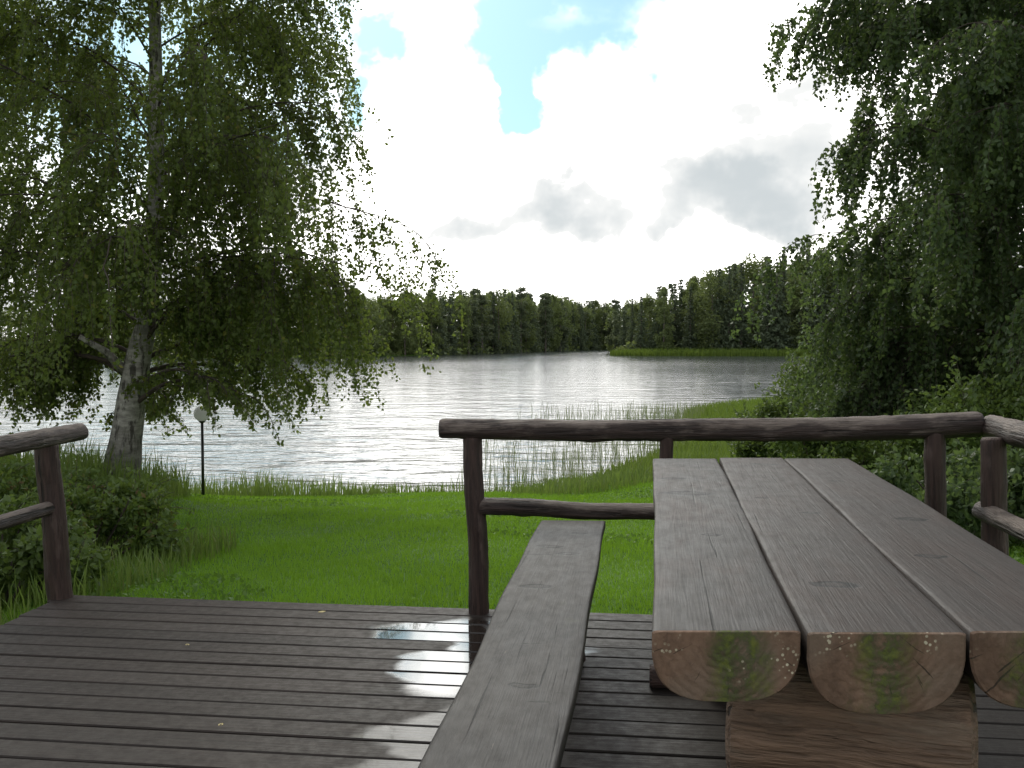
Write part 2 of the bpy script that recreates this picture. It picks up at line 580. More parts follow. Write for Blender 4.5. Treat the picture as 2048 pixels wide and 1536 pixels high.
def deck_mat():
    m, nt, out = new_mat('deck_stain')
    t = NT(nt)
    g = t.nd('ShaderNodeNewGeometry')
    oi = t.nd('ShaderNodeObjectInfo')
    pos = g.outputs['Position']
    rot = t.nd('ShaderNodeMapping', {'Rotation': (0, 0, R(7.5))})
    nt.links.new(pos, rot.inputs['Vector'])
    p = rot.outputs[0]
    cmb = t.nd('ShaderNodeCombineXYZ', {2: t.math('MULTIPLY', oi.outputs['Random'], 37.0)})
    pa = t.nd('ShaderNodeVectorMath', operation='ADD')
    nt.links.new(p, pa.inputs[0])
    nt.links.new(cmb.outputs[0], pa.inputs[1])
    pp = pa.outputs[0]
    grain = t.noise(t.mapped(pp, (1.2, 30, 1)), 2.2, 6, 0.62, 0.4)
    big = t.noise(t.mapped(pp, (1.0, 2.0, 1)), 1.3, 5, 0.6)
    mott = t.noise(pp, 26, 4, 0.7)
    base = (0.027, 0.0195, 0.016)
    col = t.mix(t.ramp(grain, 0.28, 0.72), tuple(x * 0.7 for x in base), tuple(x * 1.25 for x in base))
    col = t.mix(t.ramp(big, 0.4, 0.68, 0, 0.7), col, (0.036, 0.028, 0.024))
    col = t.mix(t.ramp(mott, 0.58, 0.74, 0, 0.5), col, (0.012, 0.010, 0.008))
    rv = t.ramp(oi.outputs['Random'], 0, 1, 0.8, 1.18, False)
    col = t.mix(1.0, col, t.nd('ShaderNodeCombineColor', {0: rv, 1: rv, 2: rv}).outputs[0], 'MULTIPLY')
    # standing rain water on the trodden side by the table
    wn = t.noise(t.mapped(pos, (1.3, 2.6, 1)), 1.7, 3, 0.5)
    sep = t.nd('ShaderNodeSeparateXYZ')
    nt.links.new(pos, sep.inputs[0])
    ex = t.math('ADD', sep.outputs['X'], t.math('MULTIPLY', t.math('SUBTRACT', wn, 0.5), 0.4))
    ex = t.math('ADD', ex, t.math('MULTIPLY', t.math('SUBTRACT', oi.outputs['Random'], 0.5), 0.34))
    wet = t.math('MULTIPLY', t.ramp(ex, -0.52, -0.40), t.math('MULTIPLY', t.ramp(sep.outputs['Y'], 4.50, 4.30), t.ramp(sep.outputs['Y'], 1.6, 2.2)))

    def pool(cx, cy, rx, ry):
        a = t.math('POWER', t.math('DIVIDE', t.math('SUBTRACT', ex, cx), rx), 2.0)
        b = t.math('POWER', t.math('DIVIDE', t.math('SUBTRACT', sep.outputs['Y'], cy), ry), 2.0)
        return t.ramp(t.math('ADD', a, b), 1.15, 0.75)
    # rain water stands in two hollows beside the bench; under the table the boards are only damp
    film = t.math('MAXIMUM', pool(-0.18, 3.86, 0.30, 0.50), t.math('MULTIPLY', pool(-0.24, 2.95, 0.30, 0.42), 0.42))
    wet = t.math('MAXIMUM', wet, film)
    col = t.mix(t.math('MULTIPLY', wet, 0.75), col, (0.012, 0.009, 0.007))
    bs = t.nd('ShaderNodeBsdfPrincipled', {'Base Color': col, 'Specular IOR Level': 0.22})
    dryr = t.ramp(mott, 0.3, 0.7, 0.5, 0.68)
    nt.links.new(t.math('ADD', t.math('MULTIPLY', dryr, t.math('SUBTRACT', 1.0, film)), t.math('MULTIPLY', film, 0.06)), bs.inputs['Roughness'])
    hs = t.math('MULTIPLY', grain, t.math('SUBTRACT', 1.0, t.math('MULTIPLY', film, 0.93)))
    nt.links.new(t.bump(hs, 0.4, 0.008), bs.inputs['Normal'])
    cw = t.math('MULTIPLY', film, 1.0)
    nt.links.new(cw, bs.inputs['Coat Weight'])
    bs.inputs['Coat Roughness'].default_value = 0.03
    bs.inputs['Coat IOR'].default_value = 1.33
    nt.links.new(bs.outputs[0], out.inputs[0])
    return m


def water_mat():
    m, nt, out = new_mat('lake_water')
    t = NT(nt)
    g = t.nd('ShaderNodeNewGeometry')
    pos = g.outputs['Position']
    w1 = t.noise(t.mapped(pos, (0.55, 1.0, 1)), 0.8, 3, 0.5, 0.3)
    w2 = t.noise(t.mapped(pos, (0.7, 1.0, 1), (3, 8, 0)), 2.6, 3, 0.55)
    gust = t.noise(t.mapped(pos, (0.012, 0.02, 1)), 1.0, 3, 0.5)
    amp = t.ramp(gust, 0.35, 0.7, 0.6, 1.25)
    h = t.math('MULTIPLY', t.math('ADD', w1, t.math('MULTIPLY', w2, 0.22)), amp)
    bs = t.nd('ShaderNodeBsdfPrincipled', {'Base Color': (0.035, 0.042, 0.042, 1), 'Roughness': 0.13, 'IOR': 1.33})
    nt.links.new(t.bump(h, 1.0, 0.125), bs.inputs['Normal'])
    nt.links.new(bs.outputs[0], out.inputs[0])
    return m


def ground_mat():
    m, nt, out = new_mat('grassy_soil')
    t = NT(nt)
    g = t.nd('ShaderNodeNewGeometry')
    pos = g.outputs['Position']
    n1 = t.noise(pos, 0.8, 5, 0.6)
    n2 = t.noise(pos, 14, 5, 0.7)
    col = t.mix(t.ramp(n1, 0.35, 0.65), (0.045, 0.105, 0.012), (0.075, 0.15, 0.014))
    col = t.mix(t.ramp(n2, 0.5, 0.75, 0, 0.6), col, (0.03, 0.05, 0.012))
    sep = t.nd('ShaderNodeSeparateXYZ')
    nt.links.new(pos, sep.inputs[0])
    mud = t.ramp(sep.outputs['Z'], -1.66, -1.82)
    col = t.mix(mud, col, (0.05, 0.045, 0.03))
    bs = t.nd('ShaderNodeBsdfPrincipled', {'Base Color': col, 'Roughness': 0.9, 'Specular IOR Level': 0.15})
    nt.links.new(t.bump(n2, 0.5, 0.03), bs.inputs['Normal'])
    nt.links.new(bs.outputs[0], out.inputs[0])
    return m


def birch_bark_mat():
    m, nt, out = new_mat('birch_bark')
    t = NT(nt)
    tc = t.nd('ShaderNodeTexCoord')
    ob = tc.outputs['Object']
    n1 = t.noise(t.mapped(ob, (3, 3, 9)), 1.6, 5, 0.65)
    n2 = t.noise(t.mapped(ob, (9, 9, 2.2)), 1.7, 5, 0.7)
    col = t.mix(t.ramp(n1, 0.35, 0.7), (0.20, 0.19, 0.17), (0.44, 0.42, 0.38))
    col = t.mix(t.ramp(n2, 0.50, 0.62, 0, 0.85), col, (0.035, 0.030, 0.026))
    sep = t.nd('ShaderNodeSeparateXYZ')
    nt.links.new(ob, sep.inputs[0])
    low = t.ramp(sep.outputs['Z'], 1.1, 0.1, 0, 0.7)
    col = t.mix(low, col, t.mix(t.ramp(n2, 0.35, 0.65), (0.09, 0.085, 0.065), (0.045, 0.042, 0.035)))
    bs = t.nd('ShaderNodeBsdfPrincipled', {'Base Color': col, 'Roughness': 0.85, 'Specular IOR Level': 0.2})
    nt.links.new(t.bump(t.math('ADD', n1, n2), 0.7, 0.03), bs.inputs['Normal'])
    nt.links.new(bs.outputs[0], out.inputs[0])
    return m


M_ground = ground_mat()
M_water = water_mat()
M_deck = deck_mat()
M_joist = simple_mat('deck_beam_wood', (0.05, 0.038, 0.03), 0.7, 12, 0.3, 0.3)
M_rail = wood_log_mat('stained_log', (0.036, 0.023, 0.019), (0.16, 0.125, 0.105), 0.50, 0.70)
M_rail_end = end_grain_mat('rail_end', (0.045, 0.030, 0.026), 9.0, 3.0)
M_post = wood_log_mat('stained_post', (0.045, 0.026, 0.021), (0.11, 0.075, 0.064), 0.54, 0.74)
M_bark = birch_bark_mat()
M_darkbark = simple_mat('dark_bark', (0.05, 0.042, 0.034), 0.9, 9, 0.35, 0.6)
M_twig = simple_mat('twig_bark', (0.05, 0.036, 0.028), 0.8, 9, 0.3)
M_leaf_birch = leaf_mat('birch_leaf', (0.052, 0.078, 0.020), (0.092, 0.120, 0.030), (0.19, 0.25, 0.045), 0.48, 0.5, (0.15, 0.13, 0.02))
M_leaf_alder = leaf_mat('alder_leaf', (0.042, 0.074, 0.032), (0.080, 0.118, 0.042), (0.16, 0.23, 0.06), 0.42, 0.45)
M_leaf_bush = leaf_mat('bush_leaf', (0.05, 0.085, 0.024), (0.095, 0.14, 0.032), (0.17, 0.24, 0.045), 0.42, 0.45)
M_leaf_rose = leaf_mat('rose_leaf', (0.045, 0.085, 0.020), (0.10, 0.15, 0.032), (0.18, 0.25, 0.04), 0.42, 0.45, (0.16, 0.07, 0.035))
M_grass = leaf_mat('grass_blade', (0.100, 0.200, 0.016), (0.155, 0.275, 0.022), (0.24, 0.42, 0.025), 0.4, 0.55)
M_tall = leaf_mat('tall_grass_blade', (0.065, 0.115, 0.022), (0.13, 0.175, 0.038), (0.19, 0.27, 0.05), 0.42, 0.55, (0.2, 0.18, 0.07))
M_reed = leaf_mat('reed_blade', (0.10, 0.13, 0.055), (0.18, 0.20, 0.09), (0.2, 0.25, 0.09), 0.4, 0.55, (0.25, 0.21, 0.12))
M_needle = leaf_mat('spruce_needles', (0.072, 0.098, 0.060), (0.102, 0.130, 0.072), (0.14, 0.17, 0.07), 0.35, 0.6)
M_pine = leaf_mat('pine_needles', (0.080, 0.102, 0.060), (0.112, 0.136, 0.072), (0.15, 0.18, 0.07), 0.35, 0.6)
M_far_leaf = leaf_mat('far_leaf', (0.10, 0.132, 0.056), (0.145, 0.180, 0.068), (0.23, 0.28, 0.075), 0.42, 0.55)
M_far_trunk = simple_mat('far_trunk', (0.13, 0.11, 0.09), 0.9, 3, 0.4)

# ------------------------------------------------------------------ terrain and lake
LAKE = np.array([(-400, 24), (-60, 22), (-14, 19.0), (-8, 18.6), (-5, 19.0), (-2.5, 19.6), (0, 19.8), (2.4, 22.5), (4.8, 28),
                 (6.2, 35), (8.2, 44), (11, 48), (16, 51), (40, 62), (120, 80), (400, 90),
                 (400, 190), (130, 214), (66, 221), (40, 224), (25, 229), (31, 250), (44, 300), (52, 380), (38, 404),
                 (18, 350), (0, 290), (-10, 250), (-19, 223), (-40, 192), (-66, 168), (-90, 157), (-160, 140), (-400, 120)], float)


def seg_dist(P, A, B):
    d = B - A
    t = np.clip(((P - A) @ d) / (d @ d), 0, 1)
    return np.linalg.norm(P - (A + t[:, None] * d), axis=1)


def lake_sd(P):
    """signed distance to the lake outline, positive on land"""
    P = np.asarray(P, float).reshape(-1, 2)
    best = np.full(len(P), 1e9)
    inside = np.zeros(len(P), bool)
    n = len(LAKE)
    for i in range(n):
        A, B = LAKE[i], LAKE[(i + 1) % n]
        best = np.minimum(best, seg_dist(P, A, B))
        c = ((A[1] > P[:, 1]) != (B[1] > P[:, 1]))
        with np.errstate(divide='ignore', invalid='ignore'):
            xi = (B[0] - A[0]) * (P[:, 1] - A[1]) / (B[1] - A[1]) + A[0]
        inside ^= c & (P[:, 0] < xi)
    return np.where(inside, -best, best)


def ground_z(P):
    P = np.asarray(P, float).reshape(-1, 2)
    sd = lake_sd(P)
    x, y = P[:, 0], P[:, 1]
    near = WATER_Z + np.interp(sd, [-12, -3, 0, 1.2, 3.0, 14.2, 16, 400], [-2.0, -0.7, -0.02, 0.20, 0.42, 1.575, 1.60, 1.9])
    far = WATER_Z + np.interp(sd, [-30, 0, 4, 40, 200], [-3.0, -0.05, 0.4, 1.2, 3.0])
    w = np.clip((y - 60) / 40, 0, 1)
    z = near * (1 - w) + far * w
    # raised bank under the leaning birch
    z += 0.62 * np.exp(-(((x + 6.9) / 2.6) ** 2 + ((y - 12.4) / 3.2) ** 2)) * np.clip(sd / 2, 0, 1)
    z += 0.10 * np.exp(-(((x + 4.8) / 1.3) ** 2 + ((y - 9) / 4) ** 2))
    # the spit on the right stays low
    low = np.clip((y - 19) / 8, 0, 1) * (1 - w)
    z = np.where(sd > 0, z * (1 - low) + low * np.minimum(z, WATER_Z + 0.10 + 0.03 * np.maximum(sd, 0)), z)
    # ground dips a little under the deck
    dk = np.clip((4.55 - y) / 0.25, 0, 1) * np.clip((x + 2.6) / 0.4, 0, 1) * np.clip((2.3 - x) / 0.4, 0, 1)
    z = z - 0.10 * dk
    z += 0.018 * np.sin(x * 1.7 + y * 0.9) * np.clip(sd / 3, 0, 1) + 0.012 * np.sin(x * 3.9 - y * 2.6) * np.clip(sd / 3, 0, 1)
    return z


def gz(x, y):
    return float(ground_z([(x, y)])[0])


def axis_vals(segs):
    v = []
    for a, b, st in segs:
        v += list(np.arange(a, b, st))
    v.append(segs[-1][1])
    return np.array(v)


def build_ground():
    xs = axis_vals([(-2500, -400, 150), (-400, -120, 20), (-120, -24, 4), (-24, -10, 1.0), (-10, 12, 0.3), (12, 30, 1.0), (30, 140, 4), (140, 400, 20), (400, 2500, 150)])
    ys = axis_vals([(-2500, -300, 200), (-300, -30, 20), (-30, -3, 3), (-3, 30, 0.3), (30, 66, 1.2), (66, 420, 5), (420, 900, 40), (900, 3200, 200)])
    X, Y = np.meshgrid(xs, ys)
    P = np.stack([X.ravel(), Y.ravel()], 1)
    V = np.column_stack([P, ground_z(P)])
    nx, ny = len(xs), len(ys)
    i = np.arange(ny - 1)[:, None] * nx
    j = np.arange(nx - 1)[None]
    Q = np.stack([i + j, i + j + 1, i + nx + j + 1, i + nx + j], -1).reshape(-1, 4)
    o = mesh_obj('ground', V, Q, M_ground, smooth=True)
    tag(o, 'grassy ground sloping down to the lake and rising on the far shore', kind='structure')


build_ground()
Lk = mesh_obj('lake_water', [(-420, 14, WATER_Z), (420, 14, WATER_Z), (420, 420, WATER_Z), (-420, 420, WATER_Z)], np.array([[0, 1, 2, 3]]), M_water)
tag(Lk, 'rippled grey lake water reflecting the bright cloudy sky', kind='structure')

# ------------------------------------------------------------------ deck
A_DECK = R(-7.2)       # boards run left-right, the right end a little nearer
DECK_N = Vector((-math.sin(A_DECK), math.cos(A_DECK)))      # across the boards, away from the house
DECK_U = Vector((math.cos(A_DECK), math.sin(A_DECK)))
FAR_PT = Vector((-0.22, 4.53))


def deck_left(y):
    return -2.17 - 0.05 * (4.76 - y)


def deck_right(y):
    return 2.06 - 0.145 * (4.2 - y)


def rounded_box(lx, ly, lz, bev):
    """box centred at the origin with chamfered long edges; long axis X"""
    y, z = ly / 2, lz / 2
    prof = [(-y + bev, -z), (y - bev, -z), (y, -z + bev), (y, z - bev), (y - bev, z), (-y + bev, z), (-y, z - bev), (-y, -z + bev)]
    V = [(-lx / 2, a, b) for a, b in prof] + [(lx / 2, a, b) for a, b in prof]
    n = len(prof)
    Q = [(i, (i + 1) % n, n + (i + 1) % n, n + i) for i in range(n)]
    G = Geo()
    G.add(V, Q)
    G.T.append(np.array([[0, i + 1, i] for i in range(1, n - 1)] + [[n, n + i, n + i + 1] for i in range(1, n - 1)]))
    G.tm.append(np.zeros(2 * (n - 2)))
    return G


deck = empty('terrace_deck', (0, 2.0, 0))
tag(deck, 'dark brown wooden terrace deck with wet patches beside the bench', kind='structure')
PITCHB, BW, BT = 0.128, 0.1185, 0.034
rb = random.Random(5)
for k in range(53):
    c = FAR_PT - DECK_N * (PITCHB * (k + 0.5))
    # ends on the slanting deck edges
    def hit(edge):
        t = 0.0
        for _ in range(12):
            p = c + DECK_U * t
            t += (edge(p.y) - p.x) / DECK_U.x
        return t
    t0, t1 = hit(deck_left) - rb.uniform(0, 0.025), hit(deck_right) + rb.uniform(0, 0.02)
    L = t1 - t0
    mid = c + DECK_U * ((t0 + t1) / 2)
    o = rounded_box(L, BW * rb.uniform(0.985, 1.0), BT, 0.004).build('plank', [M_deck], deck)
    o.location = (mid.x, mid.y - 2.0, -BT / 2 + rb.uniform(-0.0012, 0.0012))
    o.rotation_euler = (R(rb.uniform(-0.35, 0.35)), 0, A_DECK + R(rb.uniform(-0.05, 0.05)))
for k in range(5):
    x0 = -2.0 + k * 0.93
    G = rounded_box(6.6, 0.06, 0.13, 0.004)
    o = G.build('joist', [M_joist], deck)
    o.location = (x0 - 0.42 + 0.02, 1.05 - 2.0 + 0.26 - 0.113 * k, -BT - 0.062)
    o.rotation_euler = (0, 0, R(90) + A_DECK)

# ------------------------------------------------------------------ round logs
def make_log(name, A, B, r0, r1, parent, mats, seed, n=16, wob=0.008, segs=40):
    """round log from A to B (world); its local X runs along it"""
    A, B = Vector(A), Vector(B)
    L = (B - A).length
    rg = np.random.default_rng(seed)
    t = np.linspace(0, 1, segs)
    # slightly rounded ends
    t = np.concatenate([[0, 0.012 / L], t[1:-1], [1 - 0.012 / L, 1]])
    r = r0 + (r1 - r0) * t
    r[0] *= 0.86
    r[-1] *= 0.86
    P = np.zeros((len(t), 3))
    P[:, 0] = (t - 0.5) * L
    P[:, 1] = wob * np.sin(t * rg.uniform(2, 5) + rg.uniform(0, 6)) + 0.4 * wob * np.sin(t * 13 + rg.uniform(0, 6))
    P[:, 2] = wob * np.sin(t * rg.uniform(2, 5) + rg.uniform(0, 6)) + 0.4 * wob * np.sin(t * 11 + rg.uniform(0, 6))
    ang = np.arange(n) * 2 * np.pi / n
    nz = 1 + 0.045 * np.sin(ang[None] * 2 + rg.uniform(0, 6)) + 0.035 * np.sin(ang[None] * 3 + t[:, None] * 9) + rg.normal(0, 0.018, (len(t), n))
    for _ in range(int(L * 3)):          # knots
        kt, ka = rg.uniform(0.05, 0.95), rg.uniform(0, 6.28)
        da = np.abs((ang - ka + np.pi) % (2 * np.pi) - np.pi)
        nz = nz + 0.16 * np.exp(-((t[:, None] - kt) * L / 0.035) ** 2 - (da[None] / 0.5) ** 2)
    G = Geo()
    G.tube(P, r, n, 0, True, nz)
    G.tm[-1][:] = 1
    o = G.build(name, mats, parent, smooth=True)
    for p in o.data.polygons:
        if p.material_index == 1:
            p.use_smooth = False
    base = Vector(parent.location)
    o.location = (A + B) / 2 - base
    o.rotation_euler = (B - A).to_track_quat('X', 'Z').to_euler()
    return o


RM = [M_rail, M_rail_end]
PM = [M_post, M_rail_end]
far_rail = empty('log_railing', (0.8, 4.35, 0))
tag(far_rail, 'brown round log railing on the lawn side of the deck behind the table', 'railing')
make_log('top_rail', (-0.325, 4.475, 0.820), (1.99, 4.205, 0.868), 0.043, 0.052, far_rail, RM, 1, 18, 0.010, 90)
make_log('lower_rail', (-0.150, 4.46, 0.490), (0.69, 4.36, 0.475), 0.041, 0.037, far_rail, RM, 2)
make_log('post', (-0.150, 4.465, -0.19), (-0.172, 4.465, 0.80), 0.047, 0.044, far_rail, PM, 3)
make_log('post', (0.690, 4.365, -0.19), (0.683, 4.365, 0.82), 0.030, 0.028, far_rail, PM, 4)
make_log('post', (1.815, 4.235, -0.19), (1.80, 4.235, 0.845), 0.048, 0.044, far_rail, PM, 5)

side_rail = empty('log_railing', (1.8, 2.6, 0))
tag(side_rail, 'grey brown log railing running back from the deck corner beside the table', 'railing')
make_log('top_rail', (2.02, 4.215, 0.868), (1.50, 0.4, 0.86), 0.050, 0.054, side_rail, RM, 6, 18, 0.010, 110)
make_log('lower_rail', (1.93, 4.06, 0.530), (1.46, 0.5, 0.50), 0.036, 0.038, side_rail, RM, 7)
make_log('post', (1.945, 3.98, -0.19), (1.925, 3.98, 0.84), 0.054, 0.050, side_rail, PM, 8)
make_log('post', (1.56, 1.10, -0.19), (1.56, 1.10, 0.83), 0.054, 0.050, side_rail, PM, 9)

left_rail = empty('log_railing', (-2.2, 2.6, 0))
tag(left_rail, 'brown round log railing along the open deck edge beside the shrubs', 'railing')
make_log('top_rail', (-2.185, 5.03, 0.765), (-2.27, 0.4, 0.84), 0.042, 0.048, left_rail, RM, 10, 18, 0.009, 110)
make_log('lower_rail', (-2.19, 4.74, 0.430), (-2.30, 0.5, 0.47), 0.034, 0.036, left_rail, RM, 11)
make_log('post', (-2.155, 4.72, -0.19), (-2.20, 4.72, 0.745), 0.056, 0.052, left_rail, PM, 12)
make_log('post', (-2.27, 1.6, -0.19), (-2.27, 1.6, 0.79), 0.056, 0.052, left_rail, PM, 13)

# ------------------------------------------------------------------ half log planks
def half_log(name, near, far, w0, w1, th, skew, parent, mats, seed, edge_wob=0.0035, flat=2.9):
    """flat-topped split log; near/far are the middles of the top ends; local X points away from the near end"""
    A, B = Vector(near), Vector(far)
    L = (B - A).length
    rg = np.random.default_rng(seed)
    S = 34
    t = np.linspace(0, 1, S)
    w = w0 + (w1 - w0) * t
    el = edge_wob * (np.sin(t * 7 + rg.uniform(0, 6)) * 0.6 + np.sin(t * 19 + rg.uniform(0, 6)) * 0.4)
    er = edge_wob * (np.sin(t * 6 + rg.uniform(0, 6)) * 0.6 + np.sin(t * 17 + rg.uniform(0, 6)) * 0.4)
    nt_, nb = 9, 17
    V = []
    for i in range(S):
        hw = w[i] / 2
        yl, yr = hw + el[i], -hw - er[i]
        ring = []
        for q in (0, 0.015, 0.04, 0.25, 0.5, 0.75, 0.96, 0.985, 1):   # top, left to right, edges eased
            y = yl + (yr - yl) * q
            e = min(q, 1 - q)
            dz = -0.003 * max(0, 1 - e / 0.03) ** 2
            ring.append((y, dz))
        for a in np.linspace(0, np.pi, nb + 2)[1:-1]:         # round belly, right to left
            cc, ss = math.cos(a), math.sin(a)
            cx = np.sign(cc) * abs(cc) ** (2 / flat)
            sx = abs(ss) ** (2 / flat)
            y = (yl + yr) / 2 - cx * (yl - yr) / 2 * 1.01
            ring.append((y, -0.008 - (th - 0.008) * sx))
        ring = np.array(ring)
        x = np.full(len(ring), t[i] * L)
        if i in (0, S - 1):
            pass
        x = x + skew * ring[:, 0]
        zj = 0.0015 * math.sin(t[i] * 9 + seed)
        V.append(np.column_stack([x, ring[:, 0], ring[:, 1] + zj]))
    m = nt_ + nb
    V = np.vstack(V)
    i = np.arange(S - 1)[:, None] * m
    j = np.arange(m)[None]
    j2 = (np.arange(m)[None] + 1) % m
    Q = np.stack([i + j, i + m + j, i + m + j2, i + j2], -1).reshape(-1, 4)
    G = Geo()
    # the two sawn ends: own vertices so that the edge stays crisp, ring plus centre fan
    G.add(V, Q, None, 0)
    for e, flip in ((0, False), (S - 1, True)):
        rv = V[e * m:(e + 1) * m]
        ctr = rv.mean(0)
        inner = ctr + (rv - ctr) * 0.97
        inner[:, 0] += (0.004 if flip else -0.004)
        VV = np.vstack([rv, inner, ctr + np.array([0.004 if flip else -0.004, 0, 0])])
        a, b = np.arange(m), (np.arange(m) + 1) % m
        Qe = np.stack([a, b, b + m, a + m], -1)
        Te = np.stack([a + m, b + m, np.full(m, 2 * m)], -1)
        if flip:
            Qe, Te = Qe[:, ::-1], Te[:, ::-1]
        G.add(VV, Qe, Te, 1)
    o = G.build(name, mats, parent, smooth=False)
    me = o.data
    me.polygons.foreach_set('use_smooth', np.array([p.material_index == 0 for p in me.polygons]))
    base = Vector(parent.location)
    o.location = A - base
    d = (B - A)
    o.rotation_euler = (0, 0, math.atan2(d.y, d.x))
    return o


TOP = 0.77
GREY = (0.039, 0.034, 0.031)
REDW = (0.043, 0.031, 0.026)
ENDB = (0.16, 0.098, 0.066)
table = empty('picnic_table', (0.77, 2.7, 0))
tag(table, 'massive table of three grey brown split logs with mossy sawn ends', 'table')
SK = -math.tan(R(8.2))
# (near x middle, far x middle, near width, far width, thickness, knots, moss, seed)
tk = [((0.3365, 0.6755), (0.227, 0.247), 0.113, [(1.75, 0.06, 0.05), (1.42, 0.02, 0.09), (1.43, 0.07, 0.04), (0.8, -0.02, 0.03)], -0.01, 2.0),
      ((0.5815, 0.9295), (0.247, 0.247), 0.130, [(2.15, -0.03, 0.06), (0.30, 0.02, 0.05), (1.1, -0.05, 0.03), (1.35, 0.05, 0.025)], 0.0, 5.0),
      ((0.8455, 1.1855), (0.261, 0.250), 0.125, [(1.7, 0.03, 0.03), (1.0, -0.03, 0.045), (0.55, 0.04, 0.04)], 0.02, 9.0)]
for (xs_, ws_, th, kn, mo, sd_) in tk:
    o = half_log('half_log', (xs_[0], 1.535, TOP), (xs_[1], 3.86, TOP), ws_[0], ws_[1], th, SK, table,
                 [plank_top_mat('table_plank_%d' % sd_, GREY if sd_ < 4 else tuple(0.6 * a + 0.4 * b for a, b in zip(GREY, REDW)), REDW, kn, sd_),
                  end_grain_mat('table_end_%d' % sd_, ENDB, mo, sd_)], int(sd_))


def table_beam(y):
    cx = 0.345 + (y - 1.72) * 0.147 + 0.25
    return cx


M_beam = wood_log_mat('bare_log', (0.17, 0.108, 0.073), (0.23, 0.175, 0.13), 0.5, 0.8)
M_beam_end = end_grain_mat('beam_end', ENDB, 9.0, 4.0)
for y in (1.76, 3.45):
    cx = table_beam(y)
    make_log('cross_log', (cx - 0.188, y + 0.065, 0.545), (cx + 0.192, y - 0.065, 0.545), 0.142, 0.138, table, [M_beam, M_beam_end], int(y * 10), 24, 0.002, 12)
    for s in (-0.115, 0.115):
        make_log('leg', (cx + s, y, 0.03), (cx + s, y, 0.46), 0.085, 0.08, table, [M_beam, M_beam_end], int(y * 10 + s * 100) + 40, 14, 0.003, 8)
    make_log('foot_log', (cx - 0.36, y + 0.045, 0.035), (cx + 0.36, y - 0.045, 0.035), 0.042, 0.042, table, PM, int(y * 10) + 70, 12, 0.003, 8)

bench = empty('bench', (0.1, 2.7, 0))
tag(bench, 'long grey split log bench standing on the wet deck', 'bench')
half_log('seat', (-0.128, 1.12, 0.45), (0.268, 4.29, 0.45), 0.245, 0.284, 0.085, SK * 0.6, bench,
         [plank_top_mat('bench_plank', tuple(x * 0.95 for x in GREY), (0.031, 0.028, 0.027), [(2.62, 0.05, 0.06), (2.5, -0.03, 0.05), (2.0, 0.05, 0.06), (1.1, -0.02, 0.035), (2.9, -0.04, 0.04)], 13.0),
          end_grain_mat('bench_end', (0.06, 0.045, 0.035), 9.0, 6.0)], 33, 0.008)
for y in (1.6, 3.75):
    cx = -0.128 + (y - 1.12) * 0.125
    make_log('leg', (cx, y, -0.004), (cx - 0.02, y, 0.385), 0.075, 0.07, bench, [M_post, M_rail_end], int(y * 10) + 90, 14, 0.003, 8)

# ------------------------------------------------------------------ garden lamp
LX, LY = -4.68, 15.0
lz = gz(LX, LY)
lamp = empty('garden_lamp', (LX, LY, lz))
tag(lamp, 'garden lamp with white globe on a thin black pole', 'lamp')
M_black = simple_mat('black_paint', (0.012, 0.012, 0.012), 0.4, 20, 0.2)
m, nt, out = new_mat('milk_glass')
t_ = NT(nt)
bs = t_.nd('ShaderNodeBsdfPrincipled', {'Base Color': (0.62, 0.62, 0.62, 1), 'Roughness': 0.22, 'Specular IOR Level': 0.5})
tl = t_.nd('ShaderNodeBsdfTranslucent', {'Color': (0.8, 0.8, 0.8, 1)})
mxs = t_.nd('ShaderNodeMixShader', {0: 0.5})
nt.links.new(bs.outputs[0], mxs.inputs[1])
nt.links.new(tl.outputs[0], mxs.inputs[2])
nt.links.new(mxs.outputs[0], out.inputs[0])
M_globe = m
lamp_h = 1.22 - (845 - 685) / 1991 * 15.0 - lz
G = Geo()
G.tube([(0, 0, -0.1), (0, 0, 0.5), (0, 0, lamp_h)], [0.024, 0.022, 0.022], 10)
G.build('pole', [M_black], lamp, True)
G = Geo()
G.tube([(0, 0, lamp_h - 0.01), (0, 0, lamp_h + 0.02), (0, 0, lamp_h + 0.035)], [0.03, 0.055, 0.052], 14)
G.build('collar', [M_black], lamp, True)
G = Geo()
th = np.linspace(0.06, math.pi - 0.4, 12)
G.tube(np.column_stack([np.zeros(12), np.zeros(12), lamp_h + 0.135 + 0.125 * np.cos(th)[::-1]]), 0.125 * np.sin(th)[::-1], 20)
G.build('globe', [M_globe], lamp, True)

# ------------------------------------------------------------------ trees
def curve_pts(p0, d0, length, n, sag, rg, wob=0.06):
    """branch path: starts along d0, bends towards the ground by sag"""
    P = [np.array(p0, float)]
    d = np.array(d0, float)
    d /= np.linalg.norm(d)
    st = length / n
    for i in range(n):
        d = d + np.array([0, 0, -sag / n]) + rg.normal(0, wob, 3)
        d /= np.linalg.norm(d)
        P.append(P[-1] + d * st)
    return np.array(P)


